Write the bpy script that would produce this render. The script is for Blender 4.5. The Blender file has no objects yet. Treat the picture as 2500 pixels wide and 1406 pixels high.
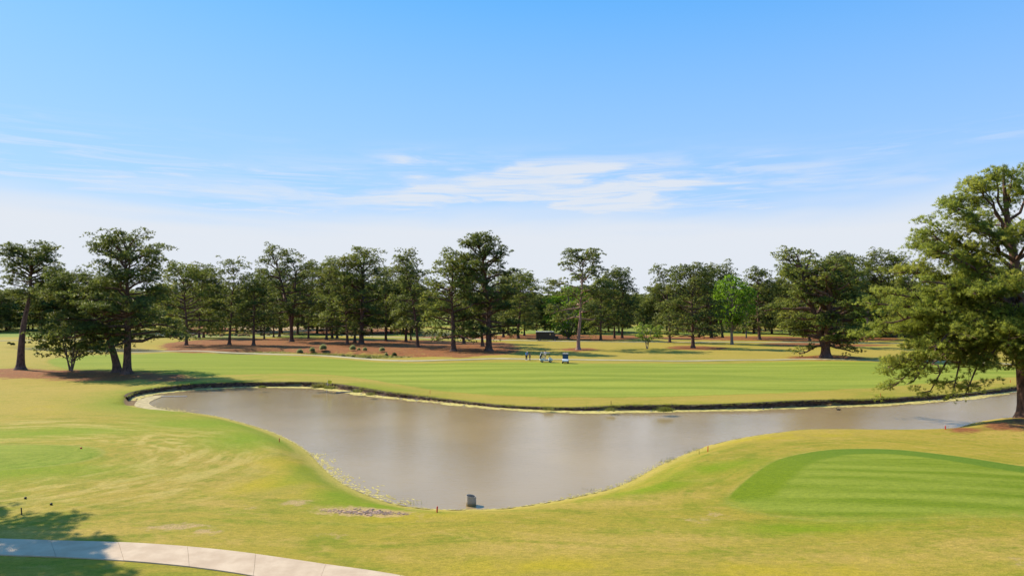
import bpy, math, random
import numpy as np
from mathutils import Vector

# ------------------------------------------------------------------ camera, sky, sun, exposure
S = bpy.context.scene
COL = S.collection
FPX, HOR, CH = 1667.0, 760.0, 9.8
PITCH = math.atan((HOR - 703.0) / FPX)
cam = bpy.data.cameras.new('camera'); camo = bpy.data.objects.new('camera', cam); COL.objects.link(camo)
camo.location = (0, 0, CH); camo.rotation_euler = (math.pi / 2 + PITCH, 0, 0)
cam.lens = 36 * FPX / 2500; cam.sensor_width = 36; cam.clip_end = 9000; cam.clip_start = 0.1
S.camera = camo
SUN_EL, SUN_AZ = math.radians(42), math.atan2(-0.85, 0.53)      # azimuth measured from +Y towards +X
sdir = Vector((math.sin(SUN_AZ) * math.cos(SUN_EL), math.cos(SUN_AZ) * math.cos(SUN_EL), math.sin(SUN_EL)))
sl = bpy.data.lights.new('sun', 'SUN'); sl.energy = 4.3; sl.angle = math.radians(0.53); sl.color = (1.0, 0.89, 0.70)
so = bpy.data.objects.new('sun', sl); COL.objects.link(so); so.rotation_euler = sdir.to_track_quat('Z', 'Y').to_euler()
so.location = (-60, 40, 60)
S.view_settings.view_transform = 'Standard'; S.view_settings.look = 'None'
S.view_settings.exposure = 0.78; S.view_settings.gamma = 1; S.view_settings.use_curve_mapping = False

class NT:
    def __init__(s, t): s.t = t; s.n = t.nodes; s.l = t.links
    def node(s, ty, **k):
        n = s.n.new(ty)
        for a, b in k.items(): setattr(n, a, b)
        return n
    def put(s, sock, v):
        if isinstance(v, bpy.types.NodeSocket): s.l.new(v, sock)
        elif v is not None:
            if sock.type == 'RGBA' and len(v) == 3: v = (*v, 1)
            sock.default_value = v
    def m(s, op, a, b=None, c=None, clamp=False):
        n = s.node('ShaderNodeMath', operation=op, use_clamp=clamp)
        s.put(n.inputs[0], a); s.put(n.inputs[1], b)
        if c is not None: s.put(n.inputs[2], c)
        return n.outputs[0]
    def mix(s, f, a, b, bt='MIX'):
        n = s.node('ShaderNodeMix', data_type='RGBA', blend_type=bt); n.clamp_factor = True
        s.put(n.inputs[0], f); s.put(n.inputs[6], a); s.put(n.inputs[7], b)
        return n.outputs[2]
    def mr(s, v, a, b, c=0.0, d=1.0, smooth=True):
        n = s.node('ShaderNodeMapRange', interpolation_type='SMOOTHSTEP' if smooth else 'LINEAR')
        for i, x in enumerate((v, a, b, c, d)): s.put(n.inputs[i], x)
        return n.outputs[0]
    def noise(s, vec, scale, detail=3, rough=.55, dist=0.0, out=0):
        n = s.node('ShaderNodeTexNoise'); s.put(n.inputs['Vector'], vec); s.put(n.inputs['Scale'], scale)
        s.put(n.inputs['Detail'], detail); s.put(n.inputs['Roughness'], rough); s.put(n.inputs['Distortion'], dist)
        return n.outputs[out]
    def attr(s, name): return s.node('ShaderNodeAttribute', attribute_name=name).outputs['Fac']
    def comb(s, x, y, z=0.0):
        n = s.node('ShaderNodeCombineXYZ')
        for i, v in enumerate((x, y, z)): s.put(n.inputs[i], v)
        return n.outputs[0]
    def sep(s, v):
        n = s.node('ShaderNodeSeparateXYZ'); s.put(n.inputs[0], v); return n.outputs
    def scale(s, v, sc):
        n = s.node('ShaderNodeVectorMath', operation='MULTIPLY'); s.put(n.inputs[0], v); s.put(n.inputs[1], sc); return n.outputs[0]
    def bump(s, h, strength, dist=0.05):
        n = s.node('ShaderNodeBump'); s.put(n.inputs['Height'], h); s.put(n.inputs['Strength'], strength)
        s.put(n.inputs['Distance'], dist); return n.outputs[0]

w = bpy.data.worlds.new('World'); S.world = w; w.use_nodes = True
nt = NT(w.node_tree); w.node_tree.nodes.clear()
sky = nt.node('ShaderNodeTexSky', sky_type='NISHITA'); sky.sun_disc = False
sky.sun_elevation = SUN_EL; sky.sun_rotation = SUN_AZ; sky.air_density = 1.0; sky.dust_density = 0.6; sky.ozone_density = 1.6
tc = nt.node('ShaderNodeTexCoord').outputs['Generated']
x, y, z = nt.sep(tc)
el = nt.m('MULTIPLY', nt.m('ARCSINE', z), 57.2958)
az = nt.m('MULTIPLY', nt.m('ARCTAN2', x, y), 57.2958)
# camera-style grade of the clear sky: compressed per channel, paler towards the horizon
scn = nt.node('ShaderNodeSeparateColor'); nt.l.new(sky.outputs[0], scn.inputs[0])
def grade(c, p, g): return nt.m('MULTIPLY', nt.m('POWER', nt.m('MULTIPLY', c, 0.1), p), g)
scc = nt.node('ShaderNodeCombineColor')
nt.put(scc.inputs[0], grade(scn.outputs[0], .5, 2.30)); nt.put(scc.inputs[1], grade(scn.outputs[1], .3, 4.75)); nt.put(scc.inputs[2], grade(scn.outputs[2], .1, 7.4))
skyc = nt.mix(nt.mr(el, 25, 6, 0, .42, False), scc.outputs[0], (5.6, 6.1, 7.3))
cv = nt.comb(nt.m('MULTIPLY', az, 0.055), nt.m('MULTIPLY', el, 0.42))
cn = nt.noise(cv, 1.6, 7, .58, 0.5)
cn2 = nt.noise(nt.comb(nt.m('MULTIPLY', az, 0.02), nt.m('MULTIPLY', el, 0.16), 4.3), 2.0, 4, .5, .3)
# thick pale veil low over the horizon all the way round, cirrus streaks above it ahead of the camera
eln = nt.m('ADD', el, nt.m('MULTIPLY', nt.m('SUBTRACT', cn2, 0.5), 5.0))
veil = nt.mr(eln, 10.0, 6.2, 0.0, 0.92)
def gauss(ca, wa, ce, we):
    a = nt.m('DIVIDE', nt.m('SUBTRACT', az, ca), wa); e = nt.m('DIVIDE', nt.m('SUBTRACT', el, ce), we)
    return nt.m('EXPONENT', nt.m('MULTIPLY', nt.m('ADD', nt.m('MULTIPLY', a, a), nt.m('MULTIPLY', e, e)), -1.0))
g = nt.m('ADD', nt.m('MULTIPLY', gauss(3, 18, 9.9, 2.1), 2.0), nt.m('MULTIPLY', gauss(-7.5, 3.2, 12.4, .75), .85))
g = nt.m('ADD', g, nt.m('MULTIPLY', gauss(4, 6, 12.0, .45), .6))
g = nt.m('ADD', g, nt.m('MULTIPLY', gauss(-26, 8, 9.0, .8), .6))
g = nt.m('ADD', g, nt.m('MULTIPLY', gauss(35, 2.5, 22.5, .8), .35))
g = nt.m('ADD', g, nt.m('MULTIPLY', gauss(33, 6, 9.5, .5), .35))
cir = nt.m('MULTIPLY', g, nt.mr(cn, 0.38, 0.60), clamp=True)
cn3 = nt.noise(nt.comb(nt.m('MULTIPLY', nt.m('ADD', az, nt.m('MULTIPLY', el, 1.2)), 0.10), nt.m('MULTIPLY', nt.m('SUBTRACT', el, nt.m('MULTIPLY', az, .02)), 1.5), 8.), 1.3, 6, .62, .8)
thin = nt.m('MULTIPLY', nt.mr(el, 15, 9, 0, .65), nt.mr(cn3, .42, .72))
thin = nt.m('MULTIPLY', thin, nt.mr(cn2, .42, .6, .15, 1))
cir = nt.m('MULTIPLY', cir, nt.mr(cn3, .28, .58, .35, 1))
cl = nt.m('MAXIMUM', nt.m('MAXIMUM', veil, thin), nt.m('MULTIPLY', cir, .85))
CLOUDC = (5.45, 5.68, 6.05)
fin = nt.mix(cl, skyc, CLOUDC)
bg = nt.node('ShaderNodeBackground'); nt.put(bg.inputs[0], fin); bg.inputs[1].default_value = 0.085
wo = nt.node('ShaderNodeOutputWorld'); nt.l.new(bg.outputs[0], wo.inputs[0])

# ------------------------------------------------------------------ helpers
rng = np.random.default_rng(7); random.seed(7)
def rnd(a, b): return random.uniform(a, b)

def link(o, parent=None):
    COL.objects.link(o)
    if parent is not None: o.parent = parent
    return o
def tag(o, label=None, cat=None, group=None, kind=None):
    if label: o['label'] = label
    if cat: o['category'] = cat
    if group: o['group'] = group
    if kind: o['kind'] = kind
    return o
def empty(name, loc, rz=0, label=None, cat=None, group=None):
    o = bpy.data.objects.new(name, None); o.empty_display_size = .3
    o.location = loc; o.rotation_euler = (0, 0, rz); COL.objects.link(o)
    return tag(o, label, cat, group)
def npmesh(name, V, F, mat, smooth=False, attrs=None):
    """V (n,3), F list of (m,k) int arrays"""
    me = bpy.data.meshes.new(name)
    if not isinstance(F, (list, tuple)): F = [F]
    F = [np.asarray(f, dtype=np.int32) for f in F if len(f)]
    V = np.asarray(V, dtype=np.float32)
    nl = sum(f.size for f in F); nf = sum(len(f) for f in F)
    me.vertices.add(len(V)); me.vertices.foreach_set('co', V.ravel())
    me.loops.add(nl); me.loops.foreach_set('vertex_index', np.concatenate([f.ravel() for f in F]))
    tot = np.concatenate([np.full(len(f), f.shape[1], dtype=np.int32) for f in F])
    st = np.concatenate([[0], np.cumsum(tot)[:-1]]).astype(np.int32)
    me.polygons.add(nf); me.polygons.foreach_set('loop_start', st)
    try: me.polygons.foreach_set('loop_total', tot)
    except Exception: pass
    if smooth: me.polygons.foreach_set('use_smooth', np.ones(nf, dtype=bool))
    me.update(calc_edges=True)
    if attrs:
        for k, a in attrs.items():
            a = np.asarray(a, dtype=np.float32)
            if a.ndim == 2: at = me.attributes.new(k, 'FLOAT_VECTOR', 'POINT'); at.data.foreach_set('vector', a.ravel())
            else: at = me.attributes.new(k, 'FLOAT', 'POINT'); at.data.foreach_set('value', a)
    me.materials.append(mat)
    return me
def nobj(name, V, F, mat, parent=None, smooth=False, attrs=None):
    return link(bpy.data.objects.new(name, npmesh(name, V, F, mat, smooth, attrs)), parent)

class MB:
    """small mesh collector"""
    def __init__(s): s.v = []; s.f = []
    def add(s, v, f):
        b = len(s.v); s.v += [tuple(p) for p in v]; s.f += [tuple(i + b for i in q) for q in f]; return s
    def box(s, c, d, bev=0.0, taper=(1, 1)):
        x, y, z = d[0] / 2, d[1] / 2, d[2] / 2
        if bev <= 0:
            v = [(sx * x * (taper[0] if sz > 0 else 1) + c[0], sy * y * (taper[1] if sz > 0 else 1) + c[1], sz * z + c[2])
                 for sz in (-1, 1) for sx, sy in ((-1, -1), (1, -1), (1, 1), (-1, 1))]
            return s.add(v, [(3, 2, 1, 0), (4, 5, 6, 7), (0, 1, 5, 4), (1, 2, 6, 5), (2, 3, 7, 6), (3, 0, 4, 7)])
        rings = [(-z, bev), (-z + bev, 0), (z - bev, 0), (z, bev)]
        v = []
        for zz, ins in rings:
            for a, b in ((-1, -1), (1, -1), (1, 1), (-1, 1)):
                X, Y = x - ins, y - ins; bb = bev * .6
                pts = [(a * X, b * (Y - bb)), (a * (X - bb), b * Y)]
                if a * b > 0: pts = pts[::-1] if False else pts
                if (a, b) in ((-1, -1), (1, 1)): v += [(p[0] + c[0], p[1] + c[1], zz + c[2]) for p in pts]
                else: v += [(p[0] + c[0], p[1] + c[1], zz + c[2]) for p in pts[::-1]]
        f = [tuple(range(7, -1, -1)), tuple(range(24, 32))]
        for r in range(3):
            for i in range(8):
                j = (i + 1) % 8; f.append((r * 8 + i, r * 8 + j, r * 8 + 8 + j, r * 8 + 8 + i))
        return s.add(v, f)
    def tube(s, pts, rad, k=6, cap=True):
        P = [Vector(p) for p in pts]; n = len(P)
        if not isinstance(rad, (list, tuple)): rad = [rad] * n
        v = []; f = []
        for i in range(n):
            t = (P[min(i + 1, n - 1)] - P[max(i - 1, 0)]).normalized()
            a = t.cross(Vector((0, 0, 1)) if abs(t.z) < .95 else Vector((0, 1, 0))).normalized(); b = t.cross(a)
            for j in range(k):
                an = 2 * math.pi * j / k
                v.append(P[i] + (a * math.cos(an) + b * math.sin(an)) * rad[i])
        for i in range(n - 1):
            for j in range(k):
                jj = (j + 1) % k; f.append((i * k + j, i * k + jj, (i + 1) * k + jj, (i + 1) * k + j))
        if cap: f += [tuple(range(k))[::-1], tuple(range((n - 1) * k, n * k))]
        return s.add(v, f)
    def prism(s, prof, y0, y1):
        """profile list of (x,z) extruded along y"""
        n = len(prof); v = [(p[0], y0, p[1]) for p in prof] + [(p[0], y1, p[1]) for p in prof]
        f = [tuple(range(n)), tuple(range(2 * n - 1, n - 1, -1))]
        f += [(i, i + n, (i + 1) % n + n, (i + 1) % n) for i in range(n)]
        return s.add(v, f)
    def ell(s, c, r, nu=8, nv=6):
        v = [(c[0], c[1], c[2] - r[2])]; f = []
        for i in range(1, nv):
            t = math.pi * i / nv
            for j in range(nu):
                a = 2 * math.pi * j / nu
                v.append((c[0] + r[0] * math.sin(t) * math.cos(a), c[1] + r[1] * math.sin(t) * math.sin(a), c[2] - r[2] * math.cos(t)))
        v.append((c[0], c[1], c[2] + r[2])); L = len(v) - 1
        for j in range(nu):
            jj = (j + 1) % nu; f.append((0, 1 + jj, 1 + j)); f.append((L, L - nu + j, L - nu + jj))
        for i in range(nv - 2):
            for j in range(nu):
                jj = (j + 1) % nu; a = 1 + i * nu; f.append((a + j, a + jj, a + nu + jj, a + nu + j))
        return s.add(v, f)
    def mesh(s, name, mat, smooth=False):
        me = bpy.data.meshes.new(name); me.from_pydata(s.v, [], s.f); me.update()
        if smooth:
            for p in me.polygons: p.use_smooth = True
        me.materials.append(mat); return me
    def build(s, name, mat, parent=None, smooth=False, loc=None):
        o = link(bpy.data.objects.new(name, s.mesh(name, mat, smooth)), parent)
        if loc is not None: o.location = loc
        return o

def smooth01(t): t = np.clip(t, 0, 1); return t * t * (3 - 2 * t)

# ------------------------------------------------------------------ terrain
def T0(x, y):
    x = np.asarray(x, dtype=float); y = np.asarray(y, dtype=float)
    r = .10 * np.sin(x * .11 + y * .05 + 1) + .08 * np.sin(x * .05 - y * .13 + 2) + .05 * np.sin(x * .31 + y * .23)
    r = r * (1 - .3 * smooth01((y - 120) / 60))
    r = r + 2.0 * smooth01((y - 262) / 260)
    r = r + .75 * np.exp(-((x - 24) / 15.) ** 2 - ((y - 39) / 9.) ** 2)
    r = r + .45 * np.exp(-((x + 27) / 12.) ** 2 - ((y - 45) / 9.) ** 2)
    r = r + .35 * np.exp(-((x + 57) / 14.) ** 2 - ((y - 107) / 8.) ** 2)
    r = r + 4.2 * np.exp(-((x - 21) / 26.) ** 2 - ((y - 352) / 26.) ** 2)
    r = r + .6 * np.exp(-((x - 46) / 9.) ** 2 - ((y - 232) / 7.) ** 2) + .6 * np.exp(-((x - 78) / 12.) ** 2 - ((y - 236) / 7.) ** 2)
    r = r + .5 * np.exp(-((x - 69) / 5.) ** 2 - ((y - 149) / 4.) ** 2)
    return r
CA, SA = math.cos(PITCH), math.sin(PITCH)
def ray(px, py):
    a = (px - 1250) / FPX; b = -(py - 703) / FPX
    return a, CA - b * SA, SA + b * CA
def G(px, py, z=None):
    d = ray(px, py)
    if z is not None:
        t = (z - CH) / d[2]; return np.array([d[0] * t, d[1] * t, z])
    zz = 0.0
    for _ in range(60):
        t = (zz - CH) / d[2]; nz = float(T0(d[0] * t, d[1] * t)); zz = zz * .45 + nz * .55
    t = (zz - CH) / d[2]
    return np.array([d[0] * t, d[1] * t, zz])
def PL(s, z=None):
    return np.array([G(p[0], p[1], z)[:2] for p in s])
def crom(P, closed=True, sub=5):
    n = len(P); out = []
    rngi = range(n) if closed else range(n - 1)
    for i in rngi:
        g = (lambda k: P[k % n]) if closed else (lambda k: P[min(max(k, 0), n - 1)])
        a, b, c, d = g(i - 1), g(i), g(i + 1), g(i + 2)
        for t in np.arange(sub) / sub:
            out.append(.5 * ((2 * b) + (-a + c) * t + (2 * a - 5 * b + 4 * c - d) * t * t + (-a + 3 * b - 3 * c + d) * t ** 3))
    if not closed: out.append(P[-1])
    return np.array(out)
def sdf(X, Y, poly):
    """signed distance (negative inside) and index of nearest segment"""
    d2 = np.full(X.shape, 1e18); idx = np.zeros(X.shape, np.int32); ins = np.zeros(X.shape, bool)
    n = len(poly)
    for i in range(n):
        ax, ay = poly[i]; bx, by = poly[(i + 1) % n]; ex, ey = bx - ax, by - ay
        wx, wy = X - ax, Y - ay
        t = np.clip((wx * ex + wy * ey) / max(ex * ex + ey * ey, 1e-12), 0, 1)
        q = (wx - ex * t) ** 2 + (wy - ey * t) ** 2
        mk = q < d2; d2 = np.where(mk, q, d2); idx[mk] = i
        if abs(ey) > 1e-12:
            c = ((ay > Y) != (by > Y)) & (X < ex * (Y - ay) / ey + ax); ins ^= c
    d = np.sqrt(d2); return np.where(ins, -d, d), idx

WL = -0.52
far_px = [(333, 990), (334, 978), (352, 968), (395, 960), (470, 953), (560, 948), (640, 946), (750, 947), (830, 955), (900, 966), (1000, 978), (1100, 988),
          (1200, 998), (1300, 1004), (1400, 1007), (1550, 1006), (1700, 1004), (1850, 1001), (2000, 996), (2150, 989), (2300, 979), (2400, 969), (2490, 958), (2560, 949), (2700, 925)]
near_px = [(2800, 960), (2620, 1003), (2500, 1016), (2440, 1021), (2380, 1031), (2310, 1047), (2150, 1052), (2000, 1052), (1900, 1055), (1800, 1070), (1720, 1090), (1650, 1118),
           (1600, 1140), (1540, 1172), (1480, 1195), (1400, 1213), (1320, 1228), (1230, 1240), (1150, 1243), (1060, 1242), (970, 1230), (900, 1208),
           (840, 1180), (795, 1145), (755, 1105), (715, 1078), (660, 1053), (600, 1034), (520, 1014), (430, 1003), (360, 997)]
FARP = PL(far_px, WL); NEARP = PL(near_px, WL)
pond = crom(np.vstack([FARP, NEARP]), True, 5)
NFAR = (len(FARP) - 1) * 5
pond2_px = [(35, 851), (90, 848), (200, 850), (300, 849), (380, 853), (430, 857), (400, 860), (300, 862), (180, 860), (90, 857), (40, 854)]
pond3_px = [(1010, 812), (1060, 808), (1150, 807), (1230, 808), (1262, 811), (1240, 818), (1180, 820), (1110, 821), (1040, 823), (990, 823), (1035, 816)]
pond4_px = [(330, 815), (400, 812), (480, 812), (500, 815), (470, 820), (400, 821), (330, 819)]
ditch_px = [(545, 858), (600, 854), (680, 852), (740, 857), (800, 857), (880, 860), (960, 862), (1030, 866), (1060, 869), (1010, 872), (940, 873), (860, 871), (790, 864), (720, 861), (620, 864), (560, 863)]
def poly_px(s, z=None, sub=4): return crom(PL(s, z), True, sub)
P2 = poly_px(pond2_px, -.45); P3 = poly_px(pond3_px, -.45); P4 = poly_px(pond4_px, -.45); PD = poly_px(ditch_px, -.1)
fair = poly_px([(180, 905), (120, 880), (200, 868), (330, 865), (420, 861), (560, 865), (700, 869), (820, 876), (900, 883), (1000, 887), (1100, 886), (1250, 884), (1400, 886), (1550, 887),
                (1700, 888), (1850, 885), (2000, 882), (2150, 884), (2300, 888), (2450, 895), (2560, 900), (2600, 915), (2480, 920), (2350, 930), (2200, 941), (2000, 953),
                (1800, 962), (1600, 968), (1400, 969), (1250, 966), (1120, 957), (1020, 945), (930, 930), (850, 918), (760, 912), (640, 912), (500, 915), (350, 908), (250, 905)])
tee = poly_px([(1776, 1218), (1800, 1190), (1850, 1150), (1910, 1118), (2000, 1100), (2090, 1095), (2200, 1098), (2350, 1115), (2500, 1138), (2700, 1160), (2750, 1200), (2650, 1250),
               (2500, 1257), (2350, 1260), (2250, 1263), (2100, 1270), (2000, 1268), (1900, 1258), (1830, 1246), (1790, 1232)])
teel = poly_px([(-300, 1100), (-100, 1088), (60, 1085), (170, 1087), (235, 1094), (250, 1106), (225, 1120), (150, 1133), (50, 1142), (-100, 1150), (-260, 1140)])
straw_ps = [poly_px([(405, 838), (520, 828), (640, 826), (760, 826), (880, 829), (1000, 830), (1120, 834), (1230, 836), (1262, 848), (1252, 862), (1180, 868), (1110, 872), (1040, 868),
                     (950, 862), (860, 858), (790, 856), (720, 858), (640, 858), (560, 860), (470, 861), (415, 856)]),
            poly_px([(-60, 903), (30, 899), (110, 903), (200, 904), (280, 906), (350, 909), (430, 916), (480, 924), (430, 930), (330, 928), (220, 930), (120, 924), (20, 922), (-80, 916)]),
            poly_px([(1250, 817), (1380, 816), (1500, 819), (1580, 820), (1600, 826), (1500, 830), (1400, 830), (1300, 828), (1250, 826)]),
            poly_px([(1600, 824), (1750, 821), (1900, 821), (2000, 824), (2150, 823), (2200, 829), (2100, 833), (1950, 833), (1800, 831), (1680, 829)]),
            poly_px([(1630, 848), (1680, 844), (1740, 846), (1780, 850), (1740, 854), (1660, 853)]),
            poly_px([(1860, 839), (1960, 837), (2080, 840), (2180, 842), (2080, 846), (1920, 845)]),
            poly_px([(1930, 871), (2000, 867), (2060, 869), (2110, 874), (2040, 878), (1960, 877)]),
            poly_px([(2330, 1052), (2380, 1040), (2480, 1020), (2600, 1006), (2800, 1000), (2900, 1040), (2650, 1048), (2480, 1047), (2400, 1046)]),
            poly_px([(1370, 853), (1412, 849), (1460, 853), (1412, 858)]),
            poly_px([(420, 801), (480, 797), (560, 800), (600, 806), (520, 811), (430, 810)]),
            poly_px([(720, 806), (850, 803), (980, 803), (1000, 812), (900, 818), (780, 815)]),
            poly_px([(1010, 822), (1100, 820), (1230, 819), (1262, 822), (1230, 829), (1100, 826)])]
sand_ps = [poly_px([(585, 797), (660, 794), (740, 799), (770, 806), (700, 811), (640, 814), (590, 808)]),
           poly_px([(760, 793), (860, 789), (940, 792), (960, 799), (860, 805), (770, 803)])]
def ell_sdf(X, Y, px, py, rx, ry, rot=0):
    c = G(px, py); s = math.hypot(c[0], c[1]) / FPX
    dx, dy = X - c[0], Y - c[1]; cr, sr = math.cos(rot), math.sin(rot)
    u = (dx * cr + dy * sr) / rx; v = (-dx * sr + dy * cr) / ry
    return (np.sqrt(u * u + v * v) - 1) * min(rx, ry)
soil_px = [(890, 1248, 2.6, .8, -.12), (722, 1226, .8, .5, 0), (430, 1285, 1.2, .5, .2), (505, 1297, .5, .4, 0), (610, 1238, .35, .2, 0), (1745, 1256, .6, .3, 0), (1000, 1228, .4, .15, -.3),
           (820, 1306, .6, .2, 0), (2490, 1368, .3, .35, 0), (1012, 1272, .3, .15, 0), (1700, 1270, .4, .2, 0)]
dry_px = [(120, 1295, 7, 1.5, -.1), (460, 1150, 5.5, 6, .4), (1400, 1330, 6, 1.6, .1), (2000, 1370, 7, 1.6, .1), (1700, 1310, 4, 1, 0), (2430, 1340, 4, 1.6, 0), (560, 1190, 4, 4, 0), (170, 950, 14, 5, 0),
          (1620, 868, 25, 8, 0), (700, 935, 10, 4, 0), (900, 925, 8, 5, -.3), (2440, 1060, 7, 3, 0), (1900, 1062, 14, 2.0, .1), (720, 1150, 3, 5, .3), (1480, 1225, 6, 1.0, .25), (1500, 840, 30, 10, 0),
          (2250, 860, 25, 10, 0), (1850, 858, 30, 6, 0), (640, 1090, 3, 6, .4)]

def carve(X, Y, H):
    """ground height after the ponds and the ditch are cut in; also distance to water"""
    d, idx = sdf(X, Y, pond)
    fr = ((idx < NFAR)).astype(float)
    out = np.maximum(d, 0)
    hn = WL + (H - WL) * smooth01(out / 3.2) ** .8
    hf = np.where(out < .95, WL + .04 - .02 * out, WL + (H - WL) * smooth01((out - .95) / .35))
    # soften where the far bank meets the gentle bank
    h = np.where(fr > .5, hf, hn)
    h = np.where(d < 0, WL - np.minimum(-d * .35 + .03, 1.2), h)
    for P, wl, wd in ((P2, -.45, 2.5), (P3, -.45, 5.), (P4, -.45, 5.), (PD, -.85, 2.6)):
        dd, _ = sdf(X, Y, P)
        o = np.maximum(dd, 0)
        hh = np.where(dd < 0, wl - np.minimum(-dd * .2, .6) if wd != 2.6 else wl + 0 * dd, wl + (h - wl) * smooth01(o / wd))
        h = np.minimum(h, hh)
    return h, d, fr
ang = np.radians(np.concatenate([np.linspace(-180, -60, 24)[:-1], np.linspace(-60, -42, 40)[:-1], np.linspace(-42, 42, 310), np.linspace(42, 60, 40)[1:], np.linspace(60, 180, 24)[1:-1]]))
rad = np.concatenate([np.linspace(.5, 19, 18)[:-1], np.arange(19, 50, .5), np.arange(50, 118, .42), 118 * np.exp(np.linspace(0, math.log(300 / 118), 170))[0:-1], 300 * np.exp(np.linspace(0, math.log(5000 / 300), 70))])
nr, na = len(rad), len(ang)
RR, AA = np.meshgrid(rad, ang, indexing='ij')
RR = RR / np.clip(np.cos(np.clip(AA, -1.05, 1.05)), .5, 1)
X = (RR * np.sin(AA)).ravel(); Y = (RR * np.cos(AA)).ravel()
H = T0(X, Y); Hc, dpond, frb = carve(X, Y, H)
def usdf(ps):
    r = np.full(X.shape, 1e6)
    for p in ps: r = np.minimum(r, sdf(X, Y, p)[0])
    return r
a_fair = sdf(X, Y, fair)[0]; a_tee = sdf(X, Y, tee)[0]; a_teel = sdf(X, Y, teel)[0]
a_straw = usdf(straw_ps); a_sand = usdf(sand_ps); a_ditch = sdf(X, Y, PD)[0]
a_soil = np.full(X.shape, 50.)
for e in soil_px: a_soil = np.minimum(a_soil, ell_sdf(X, Y, *e))
a_dry = np.zeros(X.shape)
for (px, py, rx, ry, ro) in dry_px:
    c = G(px, py); dx, dy = X - c[0], Y - c[1]; cr, sr = math.cos(ro), math.sin(ro)
    a_dry = np.maximum(a_dry, np.exp(-((dx * cr + dy * sr) / rx) ** 2 - ((-dx * sr + dy * cr) / ry) ** 2))
def gfield(lst):
    o = np.zeros(X.shape)
    for (px, py, rx, ry, ro) in lst:
        c = G(px, py); dx, dy = X - c[0], Y - c[1]; cr, sr = math.cos(ro), math.sin(ro)
        o = np.maximum(o, np.exp(-((dx * cr + dy * sr) / rx) ** 2 - ((-dx * sr + dy * cr) / ry) ** 2))
    return o
a_lu = gfield([(600, 1075, 5, 3.2, -.8), (470, 1035, 6, 2.6, -.3), (900, 1222, 3.4, 1.1, -.3), (820, 1200, 1.6, 1.6, -.5), (60, 1150, 7, 2.2, 0), (120, 1055, 9, 3, 0), (1600, 1190, 3.5, .9, .45), (1750, 1140, 4, 1.2, .5), (650, 920, 14, 3, 0), (1960, 1290, 4, .7, 0)])
a_go = gfield([(730, 1130, 2.6, 4, .6), (660, 1180, 3, 2.6, 0), (1000, 1262, 3, .8, 0), (780, 1175, 1.5, 1.5, 0), (1900, 1065, 9, 1.3, .1), (60, 1000, 8, 3, 0), (1350, 1380, 4, 1, 0), (1900, 1390, 5, 1, 0)])
lc = teel.mean(0); rc = tee.mean(0)
angl = np.arctan2(Y - lc[1], X - (lc[0] + 4)); angr = np.arctan2(Y - rc[1], X - rc[0])
i0 = (np.arange(nr - 1)[:, None] * na + np.arange(na)[None, :]).ravel()
i1 = (np.arange(nr - 1)[:, None] * na + (np.arange(na)[None, :] + 1) % na).ravel()
F = np.stack([i0, i0 + na, i1 + na, i1], 1)
ctr = len(X); Vg = np.concatenate([np.stack([X, Y, Hc], 1), [[0, 0, float(T0(0, 0))]]])
Fc = np.stack([np.full(na, ctr), np.arange(na), (np.arange(na) + 1) % na], 1)
cl_ = lambda a, m=30.: np.append(np.clip(a, -m, m), m)

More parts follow.
